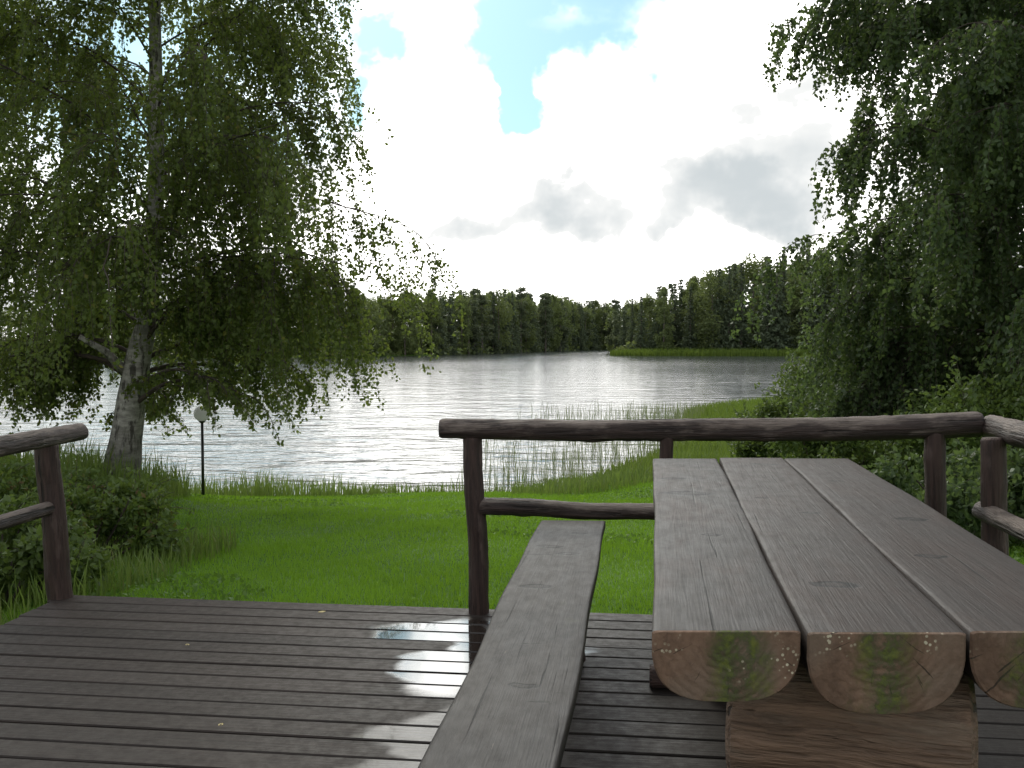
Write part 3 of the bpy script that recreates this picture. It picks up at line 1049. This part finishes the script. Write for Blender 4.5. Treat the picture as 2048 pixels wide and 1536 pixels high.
def hanging_tree(name, label, base, trunk, trunk_r, limbs, reach, h0, strand, rg, mats, leaf=0.055, gap=0.034, cat='tree',
                 group=None, elev=(30, 60), sag=1.1, n_side=7, per=(5, 8), az_bias=None, stub=None, zmin=0.4, keep=None):
    """pendulous birch: trunk with limbs, side branches and leafy hanging shoots"""
    root = empty(name, base)
    tag(root, label, cat, group)
    tr = Geo()
    trunk = np.array(trunk, float)
    tt = np.linspace(0, 1, len(trunk))
    fine = np.linspace(0, 1, 26)
    TP = np.column_stack([np.interp(fine, tt, trunk[:, i]) for i in range(3)])
    TP[1:-1] = (TP[:-2] + 2 * TP[1:-1] + TP[2:]) / 4
    TR = np.interp(fine, tt, trunk_r)
    ang = np.arange(12) * 2 * np.pi / 12
    nz = 1 + 0.07 * np.sin(ang[None] * 2 + fine[:, None] * 5) + rg.normal(0, 0.025, (26, 12))
    nz[0] += 0.12 * np.sin(ang * 5)
    tr.tube(TP, TR, 12, 0, True, nz)
    if stub is not None:
        tr.tube(*stub, 7, 0, True)
    H = trunk[-1][2]
    leafP = []
    cr = Geo()
    zz = np.linspace(h0, 1.0, limbs)
    az = rg.uniform(0, 6.28)
    for f in zz:
        az += 2.399 + rg.normal(0, 0.25)
        p0 = np.array([np.interp(f, fine, TP[:, i]) for i in range(3)])
        if f < 0.42 and math.sin(az) < -0.55:
            az += 1.6
        R_ = reach(f) * rg.uniform(0.8, 1.12)
        el = R(rg.uniform(*elev)) * (0.6 + 0.6 * f)
        d0 = (math.cos(az) * math.cos(el), math.sin(az) * math.cos(el), math.sin(el))
        B = curve_pts(p0, d0, R_ * 1.15, 9, sag, rg, 0.05)
        r0 = max(0.010, np.interp(f, fine, TR) * 0.20)
        tr.tube(B, np.linspace(r0, 0.005, len(B)), 5, 1, False)
        subs = [B]
        for k in range(n_side):
            s = rg.uniform(0.15, 1.0)
            q = s * (len(B) - 1)
            i0 = min(int(q), len(B) - 2)
            p = B[i0] + (B[i0 + 1] - B[i0]) * (q - i0)
            dd = unit(B[i0 + 1] - B[i0])
            a2 = rg.normal(0, 0.9)
            c, s_ = math.cos(a2), math.sin(a2)
            d2 = np.array([dd[0] * c - dd[1] * s_, dd[0] * s_ + dd[1] * c, dd[2] * 0.6 + rg.uniform(-0.1, 0.35)])
            S = curve_pts(p, d2, R_ * rg.uniform(0.22, 0.5), 6, sag * 1.1, rg, 0.08)
            tr.tube(S, np.linspace(0.008, 0.003, len(S)), 3, 1, False)
            subs.append(S)
        for bi, S in enumerate(subs):
            cnt = rg.integers(*per) + (4 if bi == 0 else 0)
            for k in range(cnt):
                s = rg.uniform(0.15, 1.0)
                q = s * (len(S) - 1)
                i0 = min(int(q), len(S) - 2)
                p = S[i0] + (S[i0 + 1] - S[i0]) * (q - i0)
                dd = unit(S[i0 + 1] - S[i0])
                ln = rg.uniform(*strand) * (1.15 - 0.5 * f)
                zm = zmin(p + np.array(base)) if callable(zmin) else zmin
                ln = min(ln, max(0.15, p[2] - zm * rg.uniform(0.85, 1.75)))
                d3 = dd * 0.8 + rg.normal(0, 0.35, 3)
                T = curve_pts(p, d3, ln, 6, 3.2, rg, 0.07)
                if keep is not None and not keep(T[-1] + np.array(base), rg):
                    continue
                cr.tube(T, np.linspace(0.0035, 0.0015, len(T)), 3, 1, False)
                nl = int(ln / gap)
                qq = np.sort(rg.uniform(0.08, 1, nl)) * (len(T) - 1)
                ii = np.minimum(qq.astype(int), len(T) - 2)
                pp = T[ii] + (T[ii + 1] - T[ii]) * (qq - ii)[:, None]
                leafP.append(pp + rg.normal(0, 0.03, (nl, 3)))
    LP = np.vstack(leafP)
    V, Q = leaf_quads(LP, leaf, rg, 0.45)
    cr.add(V, Q, None, 0)
    tr.build('trunk', [mats[1], mats[2]], root, True)
    cr.build('crown', [mats[0], mats[2]], root, False)
    
    return root


bx, by = -5.14, 13.0
bz = gz(bx, by)


def birch_low(p):
    # the shoots on the terrace side are kept trimmed, so that trunk, lamp and water stay in sight
    q = p[0] / p[1]
    if p[1] < 13.2 and -0.43 < q < -0.345:
        return 2.1
    if p[1] < 15.2 and -0.35 < q < -0.275:
        return 1.3
    return 0.85


stub = ([(0.12, 0, 1.45), (-0.05, -0.25, 1.75), (-0.33, -0.4, 1.95)], [0.07, 0.05, 0.03])
hanging_tree('birch_tree', 'weeping birch leaning over the lake beside the globe lamp', (bx, by, bz),
             [(0, 0, -0.15), (0.02, 0, 0.15), (0.10, 0, 0.7), (0.22, 0, 1.5), (0.38, 0.05, 2.2), (0.46, 0.1, 3.2), (0.52, 0.1, 4.6), (0.5, 0.1, 6.4), (0.62, 0.1, 8.2), (0.6, 0.1, 9.6)],
             [0.36, 0.27, 0.205, 0.18, 0.125, 0.11, 0.09, 0.065, 0.035, 0.012], 60,
             lambda f: float(np.interp(f, [0, 0.25, 0.40, 0.55, 0.75, 1.0], [1.7, 1.8, 2.35, 2.75, 2.5, 0.9])), 0.25, (0.5, 1.9), np.random.default_rng(21),
             [M_leaf_birch, M_bark, M_twig], leaf=0.061, gap=0.024, n_side=10, per=(8, 13), stub=stub, zmin=birch_low, sag=1.0)

def airy(p, rg):
    # the middle of the crown is thin: old shaded wood without leaves
    return not (6.1 < p[0] and 0.9 < p[2] < 3.7) or rg.random() < 0.62


bx, by = 7.2, 13.5
hanging_tree('birch_tree', 'dense dark green birch rising behind the deck corner railing', (bx, by, gz(bx, by)),
             [(0, 0, -0.15), (0, 0, 0.2), (0.05, 0, 1.5), (-0.05, 0, 3.0), (0.05, 0, 5.0), (0.0, 0, 7.0), (0.1, 0, 9.5)],
             [0.30, 0.22, 0.17, 0.14, 0.11, 0.07, 0.012], 70,
             lambda f: float(np.interp(f, [0, 0.2, 0.4, 0.55, 0.8, 1.0], [1.75, 2.0, 2.35, 2.65, 2.75, 1.2])), 0.07, (0.5, 1.5), np.random.default_rng(8),
             [M_leaf_alder, M_bark, M_twig], leaf=0.074, gap=0.021, n_side=11, per=(10, 15), zmin=0.3, sag=0.9, keep=airy)

bx, by = 9.6, 17.0
hanging_tree('birch_tree', 'tall birch with mid green leaves behind the dense dark birch', (bx, by, gz(bx, by)),
             [(0, 0, -0.15), (0, 0, 0.2), (-0.05, 0, 2.0), (0.1, 0, 5.0), (0.0, 0, 8.0), (0.1, 0, 11.5)],
             [0.30, 0.22, 0.17, 0.13, 0.08, 0.012], 34,
             lambda f: 3.0 * min(1.0, 0.6 + 1.6 * f) * (1.0 - max(0, f - 0.5) * 1.0), 0.10, (0.5, 1.5), np.random.default_rng(18),
             [M_leaf_alder, M_bark, M_twig], leaf=0.090, gap=0.030, n_side=8, per=(8, 12), zmin=0.4, sag=0.9, keep=lambda p, rg: not (1.2 < p[2] < 4.6) or rg.random() < 0.55)


# ------------------------------------------------------------------ shrubs
def shrub(name, label, x, y, rx, ry, h, n, leaf, mats, rg, group=None, clumps=16, bottom=0.0):
    z = gz(x, y)
    root = empty(name, (x, y, z))
    tag(root, label, 'bush', group)
    cl = Geo()
    P = []
    st = Geo()
    per = n // clumps
    for k in range(clumps):
        a = rg.uniform(0, 6.28)
        q = math.sqrt(rg.uniform(0, 1))
        cx, cy = math.cos(a) * q * rx * 0.8, math.sin(a) * q * ry * 0.8
        top = h * (1 - 0.45 * q * q) * rg.uniform(0.75, 1.05)
        cz = max(0.12, top * rg.uniform(0.35, 0.92)) + bottom
        rr = rg.uniform(0.16, 0.30) * min(1.0, 0.5 + h * 0.4) * max(rx, ry, h) * 0.9
        d = unit(rg.normal(size=(per, 3))) * (rg.uniform(0, 1, per) ** 0.45)[:, None] * rr
        d[:, 2] *= 0.85
        p = d + np.array([cx, cy, cz])
        P.append(p[p[:, 2] > 0.02])
        st.tube(curve_pts((cx * 0.25, cy * 0.25, -0.05), (cx * 0.4, cy * 0.4, cz), math.dist((cx * .25, cy * .25, -.05), (cx, cy, cz)), 5, -0.1, rg, 0.05),
                np.linspace(0.013, 0.004, 6), 4, 0, False)
        for j in range(5):       # shoots poking out
            tip = curve_pts((cx, cy, cz), rg.normal(0, 0.6, 3) + np.array([cx / rx * .5, cy / ry * .5, 0.8]), rr * rg.uniform(1.0, 1.7), 4, 0.5, rg, 0.1)
            st.tube(tip, np.linspace(0.004, 0.0015, 5), 3, 0, False)
            nl = 14
            qq = rg.uniform(0.3, 1, nl) * 4
            ii = np.minimum(qq.astype(int), 3)
            P.append(tip[ii] + (tip[ii + 1] - tip[ii]) * (qq - ii)[:, None] + rg.normal(0, 0.02, (nl, 3)))
    V, Q = leaf_quads(np.vstack(P), leaf, rg, 0.1, 0.6)
    cl.add(V, Q, None, 0)
    st.build('stem', [mats[1]], root, False)
    cl.build('foliage', [mats[0]], root, False)
    return root


rs = np.random.default_rng(44)
shrub('rose_bush', 'leafy rose bush with a few reddish leaves beside the lawn edge', -3.35, 7.6, 0.85, 1.0, 0.70, 9000, 0.052, [M_leaf_rose, M_twig], rs, clumps=30)
shrub('shrub', 'low dark green shrub pressed against the open deck edge railing', -3.0, 5.7, 0.65, 0.8, 0.58, 7500, 0.055, [M_leaf_bush, M_twig], rs, clumps=26)
shrub('shrub', 'taller shrub on the grassy bank before the leaning birch', -4.6, 8.8, 1.2, 1.0, 0.60, 9000, 0.055, [M_leaf_rose, M_twig], rs, clumps=30)
shrub('alder_bush', 'rounded grey green bush at the water side of the grass spit', 6.6, 20.0, 1.7, 1.6, 2.3, 20000, 0.085, [M_leaf_bush, M_twig], rs, clumps=28)
shrub('alder_bush', 'light green bush at the shore in front of the grass spit', 5.0, 18.5, 1.0, 1.1, 1.35, 12000, 0.075, [M_leaf_bush, M_twig], rs, clumps=22)
shrub('alder_bush', 'yellowish green bush under the dense dark birch', 5.9, 12.0, 1.5, 1.3, 1.9, 22000, 0.07, [M_leaf_bush, M_twig], rs, clumps=30)
shrub('alder_bush', 'dark leafy bush filling the view under the corner railing', 4.0, 8.2, 1.1, 1.1, 0.95, 16000, 0.062, [M_leaf_alder, M_twig], rs, clumps=26)
shrub('alder_bush', 'tall leafy bush outside the side railing near the deck corner', 4.9, 7.6, 1.2, 1.2, 1.35, 16000, 0.065, [M_leaf_alder, M_twig], rs, clumps=26)
shrub('alder_bush', 'thick green bush behind the table at the foot of the shore trees', 4.1, 12.6, 1.2, 1.2, 1.15, 15000, 0.065, [M_leaf_bush, M_twig], rs, clumps=26)
shrub('alder_bush', 'tall dark bush between the two shore birches', 8.6, 13.5, 1.5, 1.5, 2.2, 20000, 0.08, [M_leaf_alder, M_twig], rs, clumps=34)


# ------------------------------------------------------------------ grass, tall grass, reeds
def blades(P, h, w, rg, lean=0.35, segs=2):
    """bent grass blades, one tapering strip each"""
    n = len(P)
    a = rg.uniform(0, 2 * np.pi, n)
    side = np.column_stack([np.cos(a), np.sin(a), np.zeros(n)])
    fw = np.column_stack([-np.sin(a), np.cos(a), np.zeros(n)])
    ln = (rg.uniform(0.05, 1.0, n) * lean)[:, None]
    h = np.asarray(h).reshape(-1, 1) * np.ones((n, 1))
    w = np.asarray(w).reshape(-1, 1) * np.ones((n, 1))
    up = np.array([0, 0, 1.0])
    if segs == 1:
        tip = P + up * h + fw * h * ln
        V = np.stack([P - side * w / 2, P + side * w / 2, tip], 1).reshape(-1, 3)
        return V, None, np.arange(3 * n).reshape(n, 3)
    mid = P + up * h * 0.6 + fw * h * ln * 0.35
    tip = P + up * h + fw * h * ln
    V = np.stack([P - side * w / 2, P + side * w / 2, mid + side * w * 0.4, mid - side * w * 0.4, tip], 1).reshape(-1, 3)
    b = np.arange(n)[:, None] * 5
    return V, b + np.array([[0, 1, 2, 3]]), b + np.array([[3, 2, 4]])


def on_ground(xy, dz=-0.01):
    return np.column_stack([xy, ground_z(xy) + dz])


rg = np.random.default_rng(3)
# mown lawn: density falls with distance
n = 420000
yy = 4.2 + (19.6 - 4.2) * rg.uniform(0, 1, n) ** 1.25
xx = rg.uniform(-1, 1, n) * (2.6 + yy * 0.56)
xy = np.column_stack([xx, yy])
sd = lake_sd(xy)
bank = np.exp(-(((xx + 6.9) / 2.6) ** 2 + ((yy - 12.4) / 3.2) ** 2))
onlawn = (sd > np.where(xx > -2.5, 0.25, 1.2)) & (bank < 0.62)
under = (yy < 4.45 - 0.126 * (xx + 0.22)) & (xx > -2.25) & (xx < 2.05)
xy = xy[onlawn & ~under]
P = on_ground(xy)
hh = rg.uniform(0.025, 0.06, len(P)) * (1 + 0.25 * np.sin(xy[:, 0] * 2.1) * np.sin(xy[:, 1] * 1.7))
V, Q, T = blades(P, hh, 0.006 + 0.0006 * xy[:, 1], rg, 0.7, 1)
G = Geo(); G.add(V, Q, T)
# clover and plantain leaves in patches
sel = (np.sin(xy[:, 0] * 1.1 + 2 * np.sin(xy[:, 1] * 0.7)) + np.sin(xy[:, 1] * 1.6 + xy[:, 0] * 0.6) > 0.9) & (rg.random(len(xy)) < 0.11)
V, Q = leaf_quads(P[sel] + np.array([0, 0, 0.035]), 0.035, rg, -0.1, 0.9)
G.add(V, Q, None, 1)
M_clover = leaf_mat('clover_leaf', (0.06, 0.125, 0.02), (0.10, 0.17, 0.03), (0.15, 0.26, 0.03), 0.35, 0.5)
o = G.build('lawn_grass', [M_grass, M_clover])
tag(o, 'short bright green mown lawn grass between the deck and the lake', 'grass', kind='stuff')

# long grass along the deck edge, on the bank and along the shore
parts = []
n = 16000
xx = rg.uniform(-9.5, -4.2, n); yy = rg.uniform(6, 19, n)
bk = np.exp(-(((xx + 6.9) / 2.6) ** 2 + ((yy - 12.4) / 3.2) ** 2))
k = (bk > 0.35) & (lake_sd(np.column_stack([xx, yy])) > 0.1)
parts.append((np.column_stack([xx, yy])[k], 0.2, 0.48))
n = 56000
xx = rg.uniform(-12, 8.0, n); yy = rg.uniform(15, 30, n)
s_ = lake_sd(np.column_stack([xx, yy]))
edge = np.where(xx > 0, 3.0, 2.5 * np.clip((-xx + 0.4) / 5.0, 0.25, 1.0))
k = (s_ > -0.25) & (s_ < edge)
pk = np.column_stack([xx, yy])[k]
parts.append((pk[pk[:, 0] < -3.2], 0.16, 0.46))
parts.append((pk[pk[:, 0] >= -3.2], 0.10, 0.26))
n = 5000
xx = rg.uniform(-4.6, -2.3, n); yy = rg.uniform(3.4, 8.4, n)
parts.append((np.column_stack([xx, yy]), 0.10, 0.26))
xx = rg.uniform(-2.2, 2.0, 700)
yy = 4.56 - 0.126 * (xx + 0.22) + rg.uniform(0.0, 0.10, 700)
parts.append((np.column_stack([xx, yy]), 0.06, 0.15))
G = Geo()
for xy, a, b in parts:
    P = on_ground(xy)
    tuft = 0.5 + 0.5 * np.sin(xy[:, 0] * 2.3 + 1.5 * np.sin(xy[:, 1] * 1.9)) * np.sin(xy[:, 1] * 2.7 + xy[:, 0] * 0.8)
    h = rg.uniform(a, b, len(P)) * (0.55 + 0.75 * tuft + 0.35 * rg.random(len(P)))
    V, Q, T = blades(P, h, 0.007 + 0.0006 * xy[:, 1], rg, 0.6, 2)
    G.add(V, Q, T)
o = G.build('tall_grass', [M_tall])
tag(o, 'long unmown grass along the bank and the shore edge', 'grass', kind='stuff')

# reeds standing in the shallow bay, and the sedge on the spit
n = 7500
xx = rg.uniform(-1.2, 9.0, n); yy = rg.uniform(19.5, 44, n)
xy = np.column_stack([xx, yy]); s_ = lake_sd(xy)
dens = np.exp(-np.clip(-s_, 0, 30) / 2.6)
k = (s_ < 0.4) & (rg.random(n) < dens) & (s_ > -7)
P = np.column_stack([xy[k], np.full(k.sum(), WATER_Z - 0.25)])
h = 0.25 + rg.uniform(0.25, 0.7, len(P))
V, Q, T = blades(P, h, 0.009 + 0.0003 * P[:, 1], rg, 0.4, 2)
G = Geo(); G.add(V, Q, T)
o = G.build('lake_reeds', [M_reed])
tag(o, 'thin pale reeds standing in the shallow water beyond the lawn', 'reeds', kind='stuff')

n = 60000
xx = rg.uniform(2.0, 26, n); yy = rg.uniform(21, 52, n)
xy = np.column_stack([xx, yy]); s_ = lake_sd(xy)
k = (s_ > -0.4) & (xx < 1.5 + yy * 0.42)
P = on_ground(xy[k], -0.03)
h = rg.uniform(0.2, 0.42, len(P))
V, Q, T = blades(P, h, 0.03, rg, 0.4, 2)
G = Geo(); G.add(V, Q, T)
n = 42000
xx = rg.uniform(22, 135, n); yy = rg.uniform(210, 236, n)
xy = np.column_stack([xx, yy]); s_ = lake_sd(xy)
k = (s_ > -2.5) & (s_ < 6)
P = np.column_stack([xy[k], np.maximum(ground_z(xy[k]), WATER_Z) - 0.05])
V, Q, T = blades(P, rg.uniform(0.9, 1.7, len(P)), 0.14, rg, 0.3, 2)
G2 = Geo(); G2.add(V, Q, T)
M_sedge = leaf_mat('sedge_blade', (0.085, 0.140, 0.020), (0.13, 0.18, 0.028), (0.17, 0.24, 0.03), 0.4, 0.6)
tag(G.build('spit_sedge', [M_sedge]), 'yellow green sedge covering the low spit behind the railing', 'sedge', kind='stuff')
tag(G2.build('shore_reeds', [M_sedge]), 'pale green reed belt along the opposite shore', 'reeds', kind='stuff')


# ------------------------------------------------------------------ far shore trees
def spruce_mesh(rg, h, rad):
    G = Geo()
    G.tube([(0, 0, -0.6), (0, 0, h * 0.5), (0, 0, h * 0.98)], [h * 0.013, h * 0.008, 0.02], 5, 1, False)
    P, S = [], []
    lev = 26
    for i in range(lev):
        f = 0.05 + 0.93 * i / lev
        r = rad * (1 - f) ** 0.85 + 0.12
        nb = int(6 + 9 * (1 - f))
        for b in range(nb):
            a = rg.uniform(0, 6.28)
            rr = r * rg.uniform(0.65, 1.12)
            k = max(3, int(rr / 0.22))
            q = (np.arange(k) + rg.uniform(0.2, 0.8, k)) / k
            P.append(np.column_stack([np.cos(a) * rr * q, np.sin(a) * rr * q, h * f - rr * 0.32 * q + rg.normal(0, 0.10, k)]))
    P = np.vstack(P)
    V, Q = leaf_quads(P, 0.62, rg, 0.9, 0.7)
    G.add(V, Q, None, 0)
    return G


def pine_mesh(rg, h, rad):
    G = Geo()
    G.tube([(0, 0, -0.6), (0.1, 0, h * 0.5), (0, 0.1, h * 0.95)], [h * 0.014, h * 0.010, 0.04], 5, 1, False)
    P = []
    for i in range(40):
        f = rg.uniform(0.26, 1.0)
        r = rad * (1.15 - f) ** 0.5 * rg.uniform(0.3, 1.0)
        a = rg.uniform(0, 6.28)
        c = np.array([math.cos(a) * r, math.sin(a) * r, h * f])
        k = 70
        P.append(c + unit(rg.normal(size=(k, 3))) * (rg.random(k) ** 0.4)[:, None] * np.array([0.95, 0.95, 0.6]) * rad * 0.42)
    V, Q = leaf_quads(np.vstack(P), 0.55, rg, 0.1, 0.7)
    G.add(V, Q, None, 0)
    return G


def leafy_mesh(rg, h, rad):
    G = Geo()
    G.tube([(0, 0, -0.6), (0.15, 0, h * 0.4), (0, 0.1, h * 0.9)], [h * 0.013, h * 0.010, 0.04], 5, 1, False)
    P = []
    for i in range(52):
        f = rg.uniform(0.10, 0.97)
        prof = math.sin(math.pi * min(1, (f - 0.08) / 0.92) ** 0.8) ** 0.6
        r = rad * prof * math.sqrt(rg.uniform(0.1, 1.0))
        a = rg.uniform(0, 6.28)
        c = np.array([math.cos(a) * r, math.sin(a) * r, h * f])
        k = 70
        P.append(c + unit(rg.normal(size=(k, 3))) * (rg.random(k) ** 0.4)[:, None] * np.array([1, 1, 1.25]) * rad * 0.36)
    V, Q = leaf_quads(np.vstack(P), 0.5, rg, 0.5, 0.75)
    G.add(V, Q, None, 0)
    return G


rf = np.random.default_rng(15)
PROT = []
for kind, fn, mat, hs in (('spruce_tree', spruce_mesh, M_needle, ((20, 3.1), (20, 2.5), (20, 3.5))),
                          ('pine_tree', pine_mesh, M_pine, ((20, 3.0), (20, 2.6))),
                          ('deciduous_tree', leafy_mesh, M_far_leaf, ((20, 3.4), (20, 4.2), (20, 2.9)))):
    for (h, r) in hs:
        PROT.append((kind, fn(rf, h, r), [mat, M_far_trunk]))
FIRST = {}


def far_tree(i, x, y, h, where, sx=1.0):
    kind, G, mats = PROT[i]
    if i not in FIRST:
        o = G.build(kind, mats)
        FIRST[i] = o
    else:
        o = FIRST[i].copy()
        COL.objects.link(o)
    o.location = (x, y, gz(x, y) - 0.1)
    s = h / 20.0
    o.scale = (s * sx, s * sx, s)
    o.rotation_euler = (0, 0, rf.uniform(0, 6.28))
    look = {'spruce_tree': 'dark pointed spruce', 'pine_tree': 'bushy topped pine', 'deciduous_tree': 'green leafy tree'}[kind]
    o.name = kind
    tag(o, '%s standing on the %s' % (look, where[0]), 'tree', '%ss on the %s' % (look, where[1]))
    return o


def shore_row(pts, back, step, hfun, where, mixw, skip=None):
    pts = np.array(pts, float)
    seg = np.linalg.norm(np.diff(pts, axis=0), axis=1)
    cum = np.concatenate([[0], np.cumsum(seg)])
    s = rf.uniform(0, step)
    while s < cum[-1]:
        x = np.interp(s, cum, pts[:, 0]) + rf.normal(0, step * 0.2)
        y = np.interp(s, cum, pts[:, 1]) + back + rf.uniform(-1.5, 1.5)
        i = int(rf.choice(len(PROT), p=mixw))
        h = hfun(x, y) * rf.uniform(0.88, 1.08) * (0.95 if i >= 5 else 1.0)
        far_tree(i, x, y, h, where, rf.uniform(1.0, 1.35))
        s += step * rf.uniform(0.7, 1.35)


mx_r = np.array([4, 5, 3, 1.5, 1.5, 2, 1, 2.5]); mx_r /= mx_r.sum()
mx_c = np.array([4, 5, 3, 2, 2, 1.5, 1, 1.5]); mx_c /= mx_c.sum()
mx_l = np.array([1, 1, 1, 1, 1, 3, 3, 3.]); mx_l /= mx_l.sum()
RIGHT = [(27, 228), (40, 224), (66, 221), (120, 214)]
hr = lambda x, y: float(np.interp(x, [25, 34, 45, 56, 70, 120], [12.5, 17, 20.5, 24.5, 25, 25]))
for back, st in ((8, 3.6), (14, 4.2), (22, 4.6)):
    shore_row(RIGHT, back, st, lambda x, y: hr(x, y) * (0.94 if back < 10 else 1.0) - (1.5 if back > 20 else 0), ('wooded shore behind the reed belt', 'shore behind the reed belt'), mx_r)
CENTER = [(-19, 224), (-10, 251), (0, 291), (18, 351), (38, 405), (54, 383)]
for back, st in ((4, 5.0), (11, 6.0), (20, 7.0)):
    shore_row(CENTER, back, st, lambda x, y: float(np.interp(x, [-19, 0, 20, 40, 60], [15, 18.5, 19, 19, 17])), ('shore at the head of the lake bay', 'head of the bay'), mx_c)
LEFT = [(-92, 157), (-66, 168), (-40, 192), (-21, 220)]
for back, st in ((4, 4.2), (10, 5.0), (17, 5.5)):
    shore_row(LEFT, back, st, lambda x, y: float(np.interp(x, [-95, -74, -64, -50, -20], [8.0, 9.0, 11.0, 13.0, 14.5])), ('low shore beyond the weeping birch', 'shore beyond the weeping birch'), mx_l)

# the wood behind the front rows: one dense mass
Gm = Geo()
lowp = []
for kind, G_, mats in (PROT[0], PROT[3], PROT[5]):
    V = np.vstack(G_.V)[-len(G_.Q[-1]) * 4:].reshape(-1, 4, 3)
    sel = rf.random(len(V)) < 0.30
    c = V[sel].mean(1, keepdims=True)
    lowp.append(c + (V[sel] - c) * 2.0)
cnt = 0
for (pts, backs, hf) in ((RIGHT, (30, 40, 52), lambda x: hr(x, 0) - 2), (CENTER, (28, 38), lambda x: float(np.interp(x, [-19, 0, 20, 40, 60], [14.5, 17.5, 18, 18, 16]))),
                         (LEFT, (24, 33), lambda x: float(np.interp(x, [-95, -74, -64, -50, -20], [7.5, 8.5, 10.0, 12.5, 14.0])))):
    pts = np.array(pts, float)
    cum = np.concatenate([[0], np.cumsum(np.linalg.norm(np.diff(pts, axis=0), axis=1))])
    for bk in backs:
        for s in np.arange(0, cum[-1], 4.5):
            x = np.interp(s, cum, pts[:, 0]) + rf.normal(0, 1)
            y = np.interp(s, cum, pts[:, 1]) + bk + rf.normal(0, 1.5)
            k = int(rf.integers(0, 3))
            h = hf(x) * rf.uniform(0.82, 1.08)
            a = rf.uniform(0, 6.28)
            W = lowp[k].reshape(-1, 3) * (h / 20)
            W = np.column_stack([W[:, 0] * math.cos(a) - W[:, 1] * math.sin(a), W[:, 0] * math.sin(a) + W[:, 1] * math.cos(a), W[:, 2]])
            W += np.array([x, y, gz(x, y)])
            Gm.add(W, np.arange(len(W)).reshape(-1, 4), None, k)
            cnt += 1
# undergrowth between the stems
for pts, b0, b1, hmax in ((RIGHT, 9, 30, 3.2), (CENTER, 4, 26, 3.6), (LEFT, 4, 24, 2.6)):
    pts = np.array(pts, float)
    cum = np.concatenate([[0], np.cumsum(np.linalg.norm(np.diff(pts, axis=0), axis=1))])
    k = int(cum[-1] * 60)
    s_ = rf.uniform(0, cum[-1], k)
    xy = np.column_stack([np.interp(s_, cum, pts[:, 0]) + rf.normal(0, 1, k), np.interp(s_, cum, pts[:, 1]) + rf.uniform(b0, b1, k)])
    P = np.column_stack([xy, ground_z(xy) + rf.uniform(0, 1, k) ** 0.8 * hmax * (0.6 + 0.4 * np.sin(s_ * 0.7))])
    V, Q = leaf_quads(P, 1.1, rf, 0.2, 0.8)
    Gm.add(V, Q, None, 2)
tag(Gm.build('far_forest', [M_needle, M_pine, M_far_leaf]), 'dense wood filling the ground behind the shore trees', 'forest', kind='stuff')

# ------------------------------------------------------------------ fallen leaves on the deck
M_litter = simple_mat('fallen_leaf', (0.42, 0.34, 0.14), 0.6, 40, 0.2)
for (x, y, a, s) in ((-0.86, 4.46, 0.4, 0.036), (-0.93, 3.13, 1.3, 0.022), (-1.31, 3.97, 2.2, 0.022)):
    u = np.linspace(0, 1, 6)
    wd = np.sin(u * np.pi) ** 0.8 * 0.36
    V = np.vstack([np.column_stack([u - 0.5, wd, 0.10 * (u - 0.4) ** 2 + 0.06]), np.column_stack([u - 0.5, wd * 0, 0.10 * (u - 0.4) ** 2]),
                   np.column_stack([u - 0.5, -wd, 0.10 * (u - 0.4) ** 2 + 0.06])]) * s
    Q = [(i, i + 1, i + 7, i + 6) for i in range(5)] + [(i + 6, i + 7, i + 13, i + 12) for i in range(5)]
    o = mesh_obj('fallen_leaf', V, np.array(Q), M_litter)
    o.location = (x, y, 0.0005)
    o.rotation_euler = (0, 0, a)
    tag(o, 'small pale yellow fallen birch leaf lying on the deck planks', 'leaf', 'fallen leaves on the deck')
